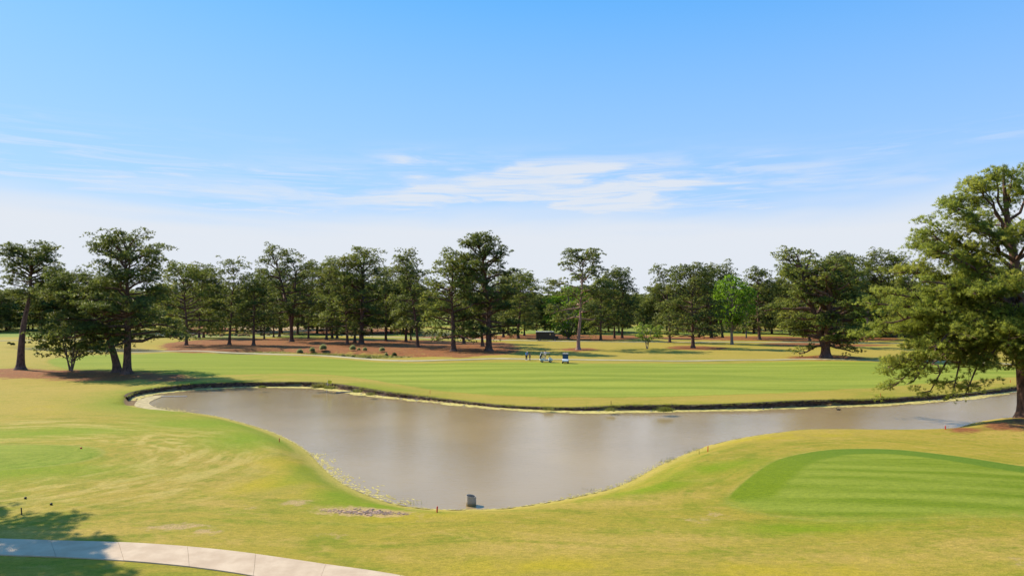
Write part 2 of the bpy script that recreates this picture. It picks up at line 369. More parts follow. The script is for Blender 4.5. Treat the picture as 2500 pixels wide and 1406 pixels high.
# ------------------------------------------------------------------ materials
def mat(name):
    m = bpy.data.materials.new(name); m.use_nodes = True
    t = NT(m.node_tree); b = m.node_tree.nodes['Principled BSDF']; b.inputs['Specular IOR Level'].default_value = .25
    return m, t, b
def simple(name, c, rough=.6, var=.12, sc=6., metal=0., spec=.3):
    m, t, b = mat(name)
    p = t.node('ShaderNodeTexCoord').outputs['Object']
    n = t.noise(p, sc, 4)
    f = t.mr(n, .3, .7, 1 - var, 1 + var)
    col = t.mix(1.0, (*c, 1), t.comb(f, f, f), 'MULTIPLY')
    t.put(b.inputs['Base Color'], col); b.inputs['Roughness'].default_value = rough; b.inputs['Metallic'].default_value = metal
    b.inputs['Specular IOR Level'].default_value = spec
    return m
def ground_mat():
    m, t, b = mat('turf')
    P = t.node('ShaderNodeNewGeometry').outputs['Position']; x, y, z = t.sep(P)
    A = t.attr
    big = t.noise(P, .045, 4, .6, .6); mid = t.noise(P, .33, 5, .62, .5); sm = t.noise(P, 2.2, 5, .65); fine = t.noise(P, 14, 4, .7); vf = t.noise(P, 45, 2, .7)
    # mowing streaks that bend round each tee
    hs = t.noise(t.comb(t.m('MULTIPLY', x, .22), t.m('MULTIPLY', y, .8)), 1., 5, .62, .6)
    sL = t.noise(t.comb(t.m('MULTIPLY', A('tl'), 1.3), t.m('MULTIPLY', A('al'), 3.6), 3.1), 1., 5, .66, .5)
    sR = t.noise(t.comb(t.m('MULTIPLY', A('te'), 1.5), t.m('MULTIPLY', A('ar'), 2.6), 9.7), 1., 5, .62, .35)
    side = t.mr(x, -8, 4)
    stp = t.m('ADD', t.m('MULTIPLY', sL, t.m('SUBTRACT', 1.0, side)), t.m('MULTIPLY', sR, side))
    near_t = t.m('MULTIPLY', t.mr(t.m('MINIMUM', A('tl'), A('te')), 16, 4), .75)
    near_t = t.m('MULTIPLY', near_t, t.mr(t.m('ADD', t.m('MULTIPLY', t.m('SUBTRACT', x, 0), 0), y), 34, 38, .35, 1))
    st = t.m('ADD', t.m('MULTIPLY', stp, near_t), t.m('MULTIPLY', hs, t.m('SUBTRACT', 1.0, near_t)))
    GR = (.155, .185, .012); YL = (.315, .245, .040); LG = (.22, .235, .022); TAN = (.42, .29, .095)
    rough = t.mix(t.mr(mid, .38, .66), LG, GR)
    rough = t.mix(t.mr(t.m('ADD', t.m('MULTIPLY', st, .7), t.m('MULTIPLY', big, .5)), .42, .68, 0, .9), rough, YL)
    rough = t.mix(t.m('MULTIPLY', t.mr(st, .52, .30), .55), rough, GR)
    rough = t.mix(t.m('MULTIPLY', t.mr(sm, .45, .7), .5), rough, YL)
    pt = t.noise(t.comb(t.m('MULTIPLY', x, .5), t.m('MULTIPLY', y, .9), 11.), 1., 6, .7, .8)
    rough = t.mix(t.m('MULTIPLY', t.mr(pt, .50, .68), .55), rough, TAN)
    rough = t.mix(t.m('MULTIPLY', t.mr(pt, .46, .32), .4), rough, GR)
    dryf = t.m('MULTIPLY', A('dr'), t.mr(t.m('ADD', t.m('MULTIPLY', st, .55), t.m('MULTIPLY', sm, .45)), .35, .62))
    rough = t.mix(t.m('MULTIPLY', dryf, .8), rough, TAN)
    # bent mowing streaks, lush and golden areas
    s2 = t.noise(t.comb(t.m('MULTIPLY', A('tl'), .95), t.m('MULTIPLY', A('al'), 3.2), 5.), 1., 5, .68, .45)
    zone = t.m('MULTIPLY', t.mr(A('tl'), .5, 3.5), t.mr(A('tl'), 17, 8)); zone = t.m('MULTIPLY', zone, t.m('MULTIPLY', t.mr(x, -4, -9), t.mr(y, 31, 37)))
    rough = t.mix(t.m('MULTIPLY', zone, t.mr(s2, .45, .62, 0, .8)), rough, (.45, .345, .13))
    rough = t.mix(t.m('MULTIPLY', zone, t.mr(s2, .48, .34, 0, .4)), rough, (.165, .20, .02))
    rough = t.mix(t.m('MULTIPLY', A('lu'), t.mr(t.m('ADD', t.m('MULTIPLY', sm, .4), t.m('MULTIPLY', mid, .6)), .3, .55, .35, .95)), rough, (.165, .235, .004))
    rough = t.mix(t.m('MULTIPLY', A('go'), .8), rough, t.mix(t.mr(mid, .4, .6), (.37, .29, .02), (.33, .25, .05)))
    # fairway with mowing bands
    wob = t.m('MULTIPLY', t.noise(P, .05, 3), 9.0)
    fn = t.noise(t.comb(t.m('MULTIPLY', x, .018), t.m('MULTIPLY', t.m('ADD', y, t.m('MULTIPLY', wob, .5)), .26), 0), 1., 4, .6, .25)
    band0 = t.m('SINE', t.m('ADD', t.m('MULTIPLY', y, .78), t.m('ADD', wob, t.m('MULTIPLY', x, .02))))
    fb = t.m('ADD', t.m('MULTIPLY', band0, .055), fn)
    FA = (.165, .215, .022); FB = (.275, .305, .050)
    fcol = t.mix(t.mr(fb, .28, .70), FA, FB)
    fcol = t.mix(t.m('MULTIPLY', t.mr(x, -14, -34), .55), fcol, (.19, .235, .012))
    fcol = t.mix(t.m('MULTIPLY', t.mr(mid, .5, .8), .3), fcol, (.27, .28, .06))
    fe = t.m('ADD', A('fw'), t.m('MULTIPLY', t.m('SUBTRACT', mid, .5), 2.0))
    col = t.mix(t.mr(fe, .9, -.5), rough, fcol)
    # rough between fairway and pond, and beyond the path: warmer
    far = t.mr(y, 62, 70)
    warm = t.m('MULTIPLY', far, t.mr(fe, 0, 1.2))
    col = t.mix(t.m('MULTIPLY', warm, t.mr(t.m('ADD', t.m('MULTIPLY', big, .5), t.m('MULTIPLY', mid, .5)), .36, .56, .15, .8)), col, (.345, .265, .060))
    # far greens in the distance
    gb = t.noise(t.comb(t.m('MULTIPLY', x, .011), t.m('MULTIPLY', y, .034), 7.), 1., 3, .5)
    col = t.mix(t.m('MULTIPLY', t.mr(y, 225, 265), t.mr(gb, .42, .56)), col, (.19, .24, .05))
    # right tee with its darker collar and stripes
    tsn = t.noise(t.comb(t.m('MULTIPLY', t.m('ADD', x, t.m('MULTIPLY', y, .2)), .10), t.m('MULTIPLY', t.m('SUBTRACT', y, t.m('MULTIPLY', x, -.10)), .75), 2.), 1., 5, .6, .2)
    tb = t.m('SINE', t.m('ADD', t.m('MULTIPLY', t.m('ADD', y, t.m('MULTIPLY', x, .22)), 3.0), t.m('MULTIPLY', tsn, 5.0)))
    TA = (.130, .185, .008); TB = (.215, .255, .034)
    tcol = t.mix(t.mr(t.m('ADD', t.m('MULTIPLY', tb, .085), tsn), .28, .68), TA, TB)
    td = A('te')
    collar = t.m('MULTIPLY', t.mr(td, -2.4, -1.8), t.mr(t.m('SUBTRACT', y, t.m('MULTIPLY', x, .11)), 33.6, 34.8))
    tcol = t.mix(t.m('MULTIPLY', collar, .9), tcol, t.mix(t.mr(x, 14, 26), (.140, .195, .004), (.095, .165, .014)))
    up = t.mr(t.m('SUBTRACT', y, t.m('MULTIPLY', x, .11)), 33.2, 35.2)
    tw = t.m('SUBTRACT', 1.3, t.m('MULTIPLY', up, 1.2))
    tdw = t.m('ADD', td, t.m('MULTIPLY', t.m('SUBTRACT', sm, .5), t.m('MULTIPLY', tw, 1.2)))
    col = t.mix(t.mr(t.m('DIVIDE', tdw, tw), .8, -.8), col, tcol)
    rim = t.m('MULTIPLY', t.mr(td, .35, .05), t.mr(td, -.15, .03)); col = t.mix(t.m('MULTIPLY', rim, .15), col, (.30, .29, .10))
    tl = A('tl'); col = t.mix(t.m('MULTIPLY', t.mr(tl, .5, -.5), .8), col, t.mix(t.mr(sL, .35, .65), (.13, .20, .008), (.20, .26, .03)))
    rim = t.m('MULTIPLY', t.mr(tl, .3, .05), t.mr(tl, -.2, 0.)); col = t.mix(t.m('MULTIPLY', rim, .3), col, (.28, .28, .09))
    # lush green strip beside the near pond edge, yellow dry lip at the waterline
    dp = A('dp')
    lush = t.m('MULTIPLY', t.mr(dp, 9, 1.5), t.m('MULTIPLY', t.mr(x, -3, -12), t.mr(big, .40, .55)))
    col = t.mix(t.m('MULTIPLY', lush, .7), col, (.155, .225, .006))
    nearb = t.m('SUBTRACT', 1.0, A('fb'))
    lip = t.m('MULTIPLY', t.mr(t.m('ADD', dp, t.m('MULTIPLY', t.m('SUBTRACT', sm, .5), 1.2)), 1.5, .2), nearb)
    col = t.mix(t.m('MULTIPLY', lip, .75), col, (.42, .33, .10))
    lf = t.m('MULTIPLY', t.mr(t.m('ADD', dp, t.m('MULTIPLY', t.m('SUBTRACT', mid, .5), 3.0)), 3.2, 1.6), A('fb'))
    col = t.mix(t.m('MULTIPLY', lf, .55), col, (.21, .215, .012))
    shelf = t.m('MULTIPLY', t.mr(dp, 1.3, 1.0), A('fb')); col = t.mix(shelf, col, (.20, .13, .08))
    # bare soil, straw, sand, ditch
    so_ = t.m('ADD', A('so'), t.m('ADD', t.m('MULTIPLY', t.m('SUBTRACT', sm, .5), 1.6), t.m('MULTIPLY', t.m('SUBTRACT', fine, .5), .8)))
    col = t.mix(t.m('MULTIPLY', t.mr(so_, .16, -.26), t.mr(fine, .35, .6, .3, .95)), col, t.mix(sm, (.40, .24, .155), (.50, .36, .25)))
    stw = t.m('ADD', A('st'), t.m('MULTIPLY', t.m('SUBTRACT', mid, .5), 9.0))
    scol = t.mix(t.mr(sm, .3, .7), (.17, .064, .030), (.30, .122, .056)); scol = t.mix(t.m('MULTIPLY', t.mr(mid, .55, .75), .35), scol, (.40, .20, .10)); scol = t.mix(t.m('MULTIPLY', t.mr(t.noise(P, .5, 5, .7, .4), .54, .66), .55), scol, (.27, .21, .06)); scol = t.mix(t.m('MULTIPLY', t.mr(t.noise(P, .9, 5, .75, .4), .55, .7), .6), scol, (.10, .045, .025))
    col = t.mix(t.mr(stw, 1.5, -1.0), col, scol)
    sa = t.m('ADD', A('sa'), t.m('MULTIPLY', t.m('SUBTRACT', mid, .5), 6.0)); col = t.mix(t.mr(sa, 1, -1), col, (.40, .28, .19))
    di = t.m('ADD', A('di'), t.m('MULTIPLY', t.m('SUBTRACT', sm, .5), 1.5))
    col = t.mix(t.mr(di, .8, -.2), col, t.mix(t.mr(mid, .4, .6), (.17, .18, .04), (.30, .22, .12)))
    # blade-scale speckle
    col = t.mix(1.0, col, (.925, .90, .66), 'MULTIPLY')
    gr = t.noise(t.comb(t.m('MULTIPLY', x, 2.6), t.m('MULTIPLY', y, 6.5)), 1., 6, .75, .3)
    sp = t.m('ADD', t.m('MULTIPLY', fine, .6), t.m('MULTIPLY', vf, .4)); f = t.m('MULTIPLY', t.mr(sp, .32, .68, .76, 1.24), t.mr(gr, .34, .66, .84, 1.16))
    col = t.mix(1.0, col, t.comb(f, t.m('ADD', t.m('MULTIPLY', f, .8), .2), f), 'MULTIPLY')
    t.put(b.inputs['Base Color'], col); b.inputs['Roughness'].default_value = .9; b.inputs['Specular IOR Level'].default_value = .12
    hb = t.m('ADD', t.m('MULTIPLY', fine, .5), t.m('ADD', t.m('MULTIPLY', vf, .3), t.m('MULTIPLY', sm, .8)))
    t.put(b.inputs['Normal'], t.bump(hb, .55, .06))
    return m
M_turf = ground_mat()
ground = nobj('ground', Vg, [F, Fc], M_turf, smooth=True, attrs={
    'fw': cl_(a_fair), 'te': cl_(a_tee), 'tl': cl_(a_teel), 'st': cl_(a_straw), 'sa': cl_(a_sand), 'di': cl_(a_ditch), 'so': cl_(a_soil), 'dr': np.append(a_dry, 0),
    'lu': np.append(a_lu, 0), 'go': np.append(a_go, 0), 'dp': cl_(dpond), 'fb': np.append(frb, 0), 'al': np.append(angl * 1.0, 0), 'ar': np.append(angr, 0)})
tag(ground, kind='structure')

def water_mat(name, c, rip=.5, rough=.08):
    m, t, b = mat(name)
    P = t.node('ShaderNodeNewGeometry').outputs['Position']; x, y, z = t.sep(P)
    n = t.noise(t.comb(t.m('MULTIPLY', x, .8), t.m('MULTIPLY', y, 2.2)), 1.7, 5, .65, .4)
    n2 = t.noise(P, .06, 3, .5)
    col = t.mix(t.mr(n2, .35, .65), c, tuple(q * 1.18 for q in c))
    t.put(b.inputs['Base Color'], col); b.inputs['Roughness'].default_value = rough; b.inputs['IOR'].default_value = 1.33
    b.inputs['Specular IOR Level'].default_value = .5
    t.put(b.inputs['Normal'], t.bump(n, rip, .035))
    return m
M_water = water_mat('murky_water', (.29, .205, .10), .40, .08); M_water2 = water_mat('pond_water', (.12, .13, .12), .25, .05)
def sheet(name, poly, z, grow, mt):
    c = poly.mean(0); d = poly - c; n = len(poly)
    nx = np.roll(poly, -1, 0) - np.roll(poly, 1, 0); nn = np.stack([nx[:, 1], -nx[:, 0]], 1); nn /= np.linalg.norm(nn, axis=1)[:, None] + 1e-9
    area = .5 * np.sum(poly[:, 0] * np.roll(poly[:, 1], -1) - np.roll(poly[:, 0], -1) * poly[:, 1])
    q = poly + nn * grow * (1 if area > 0 else -1)
    V = np.concatenate([q, np.full((n, 1), z)], 1)
    f = list(range(n)) if area > 0 else list(range(n))[::-1]
    me = bpy.data.meshes.new(name); me.from_pydata([tuple(v) for v in V], [], [f]); me.update(); me.materials.append(mt)
    return tag(link(bpy.data.objects.new(name, me)), kind='structure')
sheet('pond_water', pond, WL, .06, M_water)
sheet('pond_water', P2, -.47, .3, M_water2); sheet('pond_water', P3, -.47, .3, M_water2); sheet('pond_water', P4, -.47, .3, M_water2)

M_bark, t, b = mat('pine_bark')
Pb = t.node('ShaderNodeTexCoord').outputs['Object']
bn = t.noise(t.scale(Pb, (2.2, 2.2, .7)), 2.2, 5, .65); bn2 = t.noise(Pb, .25, 3)
bc = t.mix(t.mr(bn, .3, .7), (.045, .028, .022), (.17, .095, .068)); bc = t.mix(t.m('MULTIPLY', t.mr(bn2, .5, .7), .5), bc, (.21, .13, .10))
t.put(b.inputs['Base Color'], bc); b.inputs['Roughness'].default_value = .9; t.put(b.inputs['Normal'], t.bump(bn, .8, .06))
M_barkpink = simple('pale_pine_bark', (.27, .165, .13), .85, .3, 3.); M_barkgrey = simple('grey_bark', (.17, .145, .125), .85, .3, 3.)
def leaf_mat(name, a, bb, c, tr=.35, trc=(.22, .26, .03)):
    m, t, b = mat(name)
    v = t.attr('v'); P = t.node('ShaderNodeNewGeometry').outputs['Position']
    col = t.mix(v, a, bb); col = t.mix(t.mr(t.noise(P, .22, 3), .48, .72), col, c)
    b.inputs['Roughness'].default_value = .55; b.inputs['Specular IOR Level'].default_value = .25
    t.put(b.inputs['Base Color'], col)
    an = t.node('ShaderNodeAttribute', attribute_name='nv').outputs['Vector']
    vt = t.node('ShaderNodeVectorTransform', vector_type='NORMAL', convert_from='OBJECT', convert_to='WORLD'); t.put(vt.inputs[0], an)
    gn = t.node('ShaderNodeNewGeometry').outputs['Normal']
    va = t.node('ShaderNodeVectorMath', operation='ADD'); t.put(va.inputs[0], vt.outputs[0]); t.put(va.inputs[1], t.scale(gn, (.10, .10, .10)))
    vn = t.node('ShaderNodeVectorMath', operation='NORMALIZE'); t.put(vn.inputs[0], va.outputs[0]); t.put(b.inputs['Normal'], vn.outputs[0])
    tn = t.node('ShaderNodeBsdfTranslucent'); t.put(tn.inputs[0], t.mix(1.0, t.mix(.5, col, trc), (1, 1, 1), 'MULTIPLY'))
    ms = t.node('ShaderNodeMixShader'); ms.inputs[0].default_value = tr
    out = m.node_tree.nodes['Material Output']
    t.l.new(b.outputs[0], ms.inputs[1]); t.l.new(tn.outputs[0], ms.inputs[2]); t.l.new(ms.outputs[0], out.inputs[0])
    return m
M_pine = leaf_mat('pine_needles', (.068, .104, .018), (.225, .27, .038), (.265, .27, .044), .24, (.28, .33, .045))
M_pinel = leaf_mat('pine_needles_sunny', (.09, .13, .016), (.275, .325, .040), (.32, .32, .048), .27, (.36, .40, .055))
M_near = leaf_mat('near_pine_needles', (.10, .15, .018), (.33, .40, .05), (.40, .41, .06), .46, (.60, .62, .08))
M_oak = leaf_mat('fresh_leaves', (.13, .25, .014), (.24, .42, .03), (.19, .35, .022), .5, (.38, .60, .03))
M_myr = leaf_mat('dense_leaves', (.08, .12, .018), (.22, .27, .035), (.27, .28, .045), .35, (.35, .4, .05))
M_young = leaf_mat('young_leaves', (.14, .24, .02), (.24, .36, .03), (.26, .34, .04), .45, (.3, .4, .04))
M_grassb = leaf_mat('tall_grass', (.13, .16, .015), (.24, .25, .03), (.25, .22, .06), .3, (.25, .27, .03))
M_tuft = leaf_mat('grey_green_tussock', (.24, .29, .10), (.42, .46, .20), (.46, .43, .22), .45, (.5, .5, .2))
M_tuftd = leaf_mat('dry_tussock', (.30, .22, .12), (.48, .37, .22), (.42, .32, .17), .3, (.4, .3, .14))
M_shrub = leaf_mat('dark_shrub', (.035, .055, .018), (.09, .11, .03), (.12, .11, .04), .25)
M_conc, t, b = mat('concrete')
P_ = t.node('ShaderNodeNewGeometry').outputs['Position']
n1 = t.noise(P_, .8, 5, .65); n2 = t.noise(P_, 12, 4, .7)
cc = t.mix(t.mr(n1, .3, .7), (.42, .305, .20), (.53, .405, .275)); cc = t.mix(t.m('MULTIPLY', t.mr(n2, .55, .75), .5), cc, (.36, .28, .21)); cc = t.mix(t.m('MULTIPLY', t.mr(t.noise(P_, .35, 5, .7, 1.), .52, .68), .35), cc, (.33, .25, .17))
t.put(b.inputs['Base Color'], cc); b.inputs['Roughness'].default_value = .85; t.put(b.inputs['Normal'], t.bump(n2, .3, .01))
M_pathf = simple('far_path', (.36, .31, .18), .9, .15, .3)
M_asph = simple('pale_asphalt', (.42, .33, .29), .9, .1, .2)
M_soil = simple('loose_soil', (.42, .27, .18), .95, .35, 5.)
M_bank, t, b = mat('earth_bank')
P_ = t.node('ShaderNodeNewGeometry').outputs['Position']; n1 = t.noise(t.scale(P_, (1, 1, 3)), 2.4, 5, .7)
t.put(b.inputs['Base Color'], t.mix(t.mr(n1, .35, .72), (.035, .020, .013), (.16, .095, .065))); b.inputs['Roughness'].default_value = .95
t.put(b.inputs['Normal'], t.bump(n1, 1., .12))
M_algae = simple('algae', (.43, .35, .10), .9, .25, 3.)
M_mud = simple('pale_mud', (.38, .30, .15), .95, .25, 2.)
M_rock = simple('pale_stone', (.45, .36, .28), .9, .3, 6.)

# ------------------------------------------------------------------ paths
def strip_pts(px, sub=8): return crom(np.array([G(p[0], p[1])[:2] for p in px]), False, sub)
def norm2(P):
    d = np.gradient(P, axis=0); n = np.stack([-d[:, 1], d[:, 0]], 1); return n / np.linalg.norm(n, axis=1)[:, None]
def path(name, px, width, mt, up=.05, sub=8, z=None):
    P = strip_pts(px, sub); N = norm2(P); rows = []
    wv = np.linspace(-1, 1, 5)
    for k in wv:
        q = P + N * (k * width / 2)
        rows.append(np.concatenate([q, (T0(q[:, 0], q[:, 1]) + up)[:, None]], 1))
    lo = rows[0].copy(); lo[:, 2] -= up + .12; hi = rows[-1].copy(); hi[:, 2] -= up + .12
    rows = [lo] + rows + [hi]; n = len(P); V = np.concatenate(rows); f = []
    for r in range(len(rows) - 1):
        a = np.arange(n - 1) + r * n; f.append(np.stack([a, a + 1, a + n + 1, a + n], 1))
    return tag(nobj(name, V, [np.concatenate(f)], mt), kind='structure')
path('cart_path', [(300, 861), (400, 858), (480, 857), (560, 861), (640, 864), (700, 866), (800, 869), (900, 877), (1000, 881), (1100, 879), (1200, 876), (1300, 877), (1400, 878), (1550, 880), (1700, 881),
                   (1850, 879), (1960, 877), (2130, 880), (2300, 883), (2450, 888), (2700, 900)], 2.3, M_pathf, .07)
path('cart_path', [(360, 826), (430, 822), (520, 822), (620, 822.5), (700, 818), (740, 815), (800, 817), (870, 820), (950, 823), (1100, 826.5), (1200, 829.5), (1310, 832), (1400, 833.5), (1550, 835),
                   (1700, 835.5), (1850, 836), (2000, 837), (2150, 838), (2300, 839), (2500, 842), (2800, 850)], 3.4, M_pathf, .09)
path('cart_path', [(-250, 834), (-100, 833), (0, 832), (85, 831), (150, 830), (230, 829), (300, 828), (360, 826)], 2.6, M_pathf, .09)
path('parking_lot', [(560, 787.6), (640, 787.5), (760, 787.4), (850, 787.8), (940, 788), (1020, 788.5)], 26, M_asph, .15)
# near concrete path, slab by slab
TOPE = [(-330, 1300), (-160, 1308), (0, 1316), (130, 1320), (250, 1323), (360, 1328), (480, 1337), (600, 1350), (720, 1367), (820, 1382), (900, 1393), (1000, 1410), (1120, 1436)]
BOTE = [(-330, 1337), (-160, 1346), (0, 1355.5), (130, 1360), (250, 1366), (360, 1374), (470, 1385), (585, 1401), (690, 1421), (780, 1439), (850, 1452), (940, 1476), (1050, 1510)]
A_ = strip_pts(TOPE, 10); B_ = strip_pts(BOTE, 10); n = len(A_)
cp = tag(empty('cart_path', (0, 0, 0)), kind='structure')
L = np.concatenate([[0], np.cumsum(np.linalg.norm(np.diff((A_ + B_) / 2, axis=0), axis=1))])
def slab_at(s, E): return np.array([np.interp(s, L, E[:, 0]), np.interp(s, L, E[:, 1])])
s0 = 0.; k = 0
while s0 < L[-1] - .5:
    s1 = min(s0 + 3.05, L[-1]); ss = np.linspace(s0 + .006, s1 - .006, 7); V = []; dz = rnd(-.006, .006)
    for s in ss:
        for u in (0., .33, .67, 1.):
            q = slab_at(s + .25 * u - .1 if 0 < s < L[-1] - .3 else s, A_) * (1 - u) + slab_at(s + .25 * u - .1 if 0 < s < L[-1] - .3 else s, B_) * u
            V.append((q[0], q[1], float(T0(q[0], q[1])) + .045 + dz))
    b0 = len(V); V += [(v[0], v[1], v[2] - .14) for v in V]; f = []
    for i in range(6):
        for j in range(3): a = i * 4 + j; f.append((a, a + 4, a + 5, a + 1))
        f.append((i * 4, i * 4 + b0, i * 4 + 4 + b0, i * 4 + 4)); f.append((i * 4 + 3, i * 4 + 7, i * 4 + 7 + b0, i * 4 + 3 + b0))
    for j in range(3): f.append((j, j + 1, j + 1 + b0, j + b0)); f.append((24 + j, 24 + j + b0, 25 + j + b0, 25 + j))
    MB().add(V, f).build('slab', M_conc, cp); s0 = s1; k += 1

# ------------------------------------------------------------------ foliage machinery
def rdir(n, r=rng):
    v = r.normal(size=(n, 3)); return v / np.linalg.norm(v, axis=1)[:, None]
def nz(v): return v / (np.linalg.norm(v, axis=-1, keepdims=True) + 1e-9)
def tubes(P, R, k):
    """P (B,n,3), R (B,n) -> verts, quads"""
    B, n, _ = P.shape; Tn = nz(np.gradient(P, axis=1)); ref = np.where(np.abs(Tn[..., 2:3]) < .9, np.array([0, 0, 1.]), np.array([1., 0, 0]))
    a = nz(np.cross(Tn, ref)); b = np.cross(Tn, a); th = np.arange(k) * 2 * np.pi / k
    V = P[:, :, None] + R[:, :, None, None] * (a[:, :, None] * np.cos(th)[:, None] + b[:, :, None] * np.sin(th)[:, None])
    idx = np.arange(B * n * k).reshape(B, n, k); nx = np.roll(idx, -1, 2)
    f = np.stack([idx[:, :-1], nx[:, :-1], nx[:, 1:], idx[:, 1:]], -1).reshape(-1, 4)
    return V.reshape(-1, 3), f
def leaves(C, outw, rs, nn, ln, wd, r, up=.35, droop=0., pv=None):
    """rosettes of needles at C (m,3) facing outw"""
    m = len(C); c = np.repeat(C, nn, 0); o = np.repeat(outw, nn, 0); n = m * nn
    d = nz(o * .9 + rdir(n, r) * 1.0 + np.array([0, 0, up])); d[:, 2] -= droop * r.random(n); d = nz(d)
    l = (ln * (.6 + .7 * r.random(n)))[:, None]; w = nz(np.cross(d, rdir(n, r))) * (wd * (.6 + .8 * r.random(n)))[:, None] * .5
    s = c + rdir(n, r) * rs * r.random(n)[:, None]
    V = np.stack([s - w, s + w, s + d * l], 1).reshape(-1, 3)
    pv = r.random(m) if pv is None else pv
    v = np.repeat(np.clip(np.repeat(pv * .6 + r.random(m) * .3, nn) + r.random(n) * .1, 0, 1), 3)
    N_ = nz(o + rdir(n, r) * .22 + np.array([0, 0, .10])); v = np.concatenate([v[:, None], np.repeat(N_, 3, 0)], 1)
    return V, v
def pads_to_leaves(PC, PR, r, flat, nros, nn, ln, wd, up=.35, droop=0.):
    m = len(PC); c = np.repeat(PC, nros, 0); R = np.repeat(PR, nros)[:, None]
    u = rdir(m * nros, r); u[:, 2] = np.where(u[:, 2] < -.25, -u[:, 2], u[:, 2])
    q = (.55 + .45 * r.random(m * nros) ** .5)[:, None]
    C = c + u * q * R * np.array([1, 1, flat]); outw = nz(u * np.array([1, 1, 1.2]))
    return leaves(C, outw, .12, nn, ln, wd, r, up, droop, np.repeat(r.random(m), nros))
PROF = {'round': lambda t: np.sin(np.pi * (.22 + .70 * t)) ** .7,
        'umb': lambda t: .45 + .55 * np.sin(np.pi * np.clip(t * .95, 0, 1)) ** .5 * (t ** .7) if t < .97 else .5,
        'cone': lambda t: (1 - t) ** .75 * .95 + .12,
        'broad': lambda t: np.sin(np.pi * (.30 + .62 * t)) ** .6,
        'spire': lambda t: .98 - .62 * t ** 1.4 + .12 * math.sin(9 * t),
        'narrow': lambda t: .6 + .4 * np.sin(np.pi * t * .9),
        'layer': lambda t: (.75 + .35 * np.sin(t * 14)) * np.sin(np.pi * (.25 + .62 * t)) ** .6}
def gen_pine(seed, H, R, cb, style='round', lean=(0, 0), nlimb=34, padr=1.45, nros=11, nn=7, ln=.50, wd=.14, rtr=.45, flat=.76, forks=1, bentk=.10, fill=1.0):
    r = np.random.default_rng(seed); pr = PROF[style]
    n = 10; tt = np.linspace(0, 1, n)
    wob = np.cumsum(r.normal(size=(n, 2)) * .012 * H, 0) * tt[:, None]
    def trunk_line(az, spread):
        k = np.clip((tt - cb * .9) / (1 - cb * .9), 0, 1)
        off = np.array(lean)[None] * (tt ** 1.6)[:, None] + wob + spread * (k ** .8)[:, None] * np.array([math.cos(az), math.sin(az)])
        return np.concatenate([off, (tt * H)[:, None]], 1)
    lines = []
    for f in range(forks):
        spread = 0 if forks == 1 else R * .38
        lines.append(trunk_line(f * 2 * math.pi / max(forks, 1) + 2.8, spread))
        lines[-1][:, 2] *= (1 - .08 * f)
    flare = 1 + .8 * np.exp(-tt * H / .8)
    trR = rtr * (1 - tt * .86) * flare
    VT, FT = [], []; base = 0
    def addt(P, Rr, k):
        nonlocal base
        v, f = tubes(P, Rr, k); VT.append(v); FT.append(f + base); base += len(v)
    tpts = []
    for L_ in lines:
        # resample finer near the base so the flare shows
        ts = np.concatenate([[-.012, 0, .01, .025, .05], np.linspace(.1, 1, 12)])
        P = np.stack([np.interp(ts, tt, L_[:, j]) for j in range(3)], 1); P[0, 2] = -.3
        rr = rtr * (1 - np.clip(ts, 0, 1) * .88) * (1 + .75 * np.exp(-np.clip(ts, 0, 1) * H / .55))
        addt(P[None], rr[None], 9)
    limbs, pads, padR = [], [], []
    for i in range(nlimb):
        t = (i + r.random()) / nlimb; L_ = lines[i % forks]; h = (cb + (1 - cb) * t ** .92)
        h = min(h, .985); p0 = np.array([np.interp(h, tt, L_[:, j]) for j in range(3)])
        az = i * 2.399963 + r.normal() * .35; Ln = R * float(pr(t)) * r.uniform(.74, 1.14) * (1 if forks == 1 else .8)
        el = math.radians(-8 + 60 * t ** .95 + r.normal() * 10)
        s = np.linspace(0, 1, 6)[:, None]; hd = np.array([math.cos(az), math.sin(az), 0])
        side = np.array([-hd[1], hd[0], 0])
        P = p0 + hd * s * Ln * math.cos(el) + np.array([0, 0, 1.]) * (s * Ln * math.sin(el) + Ln * bentk * (np.sin(s * 2.2) * .5 - s * .3)) + side * Ln * r.normal() * .12 * np.sin(s * 3) \
            + np.concatenate([np.zeros((1, 3)), r.normal(size=(5, 3)) * Ln * .022])
        lr = (.055 + .020 * Ln * (1 - t * .4)) * rtr / .45
        limbs.append((P, np.linspace(lr, lr * .25, 6)))
        nc = max(1, int(round((1 + Ln / 2.1 * 1.25 / max(padr, 1.0)) * fill)))
        for q in range(nc):
            sf = 1.0 if q == nc - 1 else .42 + .58 * (q + r.random() * .8) / nc
            pt = np.array([np.interp(sf, s[:, 0], P[:, j]) for j in range(3)])
            a2 = az + r.uniform(-1.3, 1.3); sl_ = (.25 if q == nc - 1 else r.uniform(.4, 1.0)) * padr * 1.3
            e = pt + np.array([math.cos(a2) * sl_, math.sin(a2) * sl_, sl_ * r.uniform(0, .5)])
            mid_ = (pt + e) / 2 + np.array([0, 0, -.04 * sl_])
            limbs.append((np.array([pt, mid_, e]), np.array([lr * .32, lr * .25, lr * .12])))
            ck = r.uniform(.8, 1.2)
            pads.append(e); padR.append(padr * ck)
            for _ in range(2):
                pads.append(e + r.normal(size=3) * np.array([.75, .75, .45]) * padr); padR.append(padr * ck * r.uniform(.55, .85))
    for L_ in lines:
        for q in range(4): pads.append(L_[-1] + r.normal(size=3) * np.array([.06 * R, .06 * R, .2]) + np.array([0, 0, -.3 * padr])); padR.append(padr * r.uniform(.7, 1.))
    V, v = pads_to_leaves(np.array(pads), np.array(padR), r, flat, nros, nn, ln, wd)
    f_ = H / np.percentile(V[:, 2], 99.9); zs_ = np.array([1, 1, f_])      # the finished crown ends at the wanted height
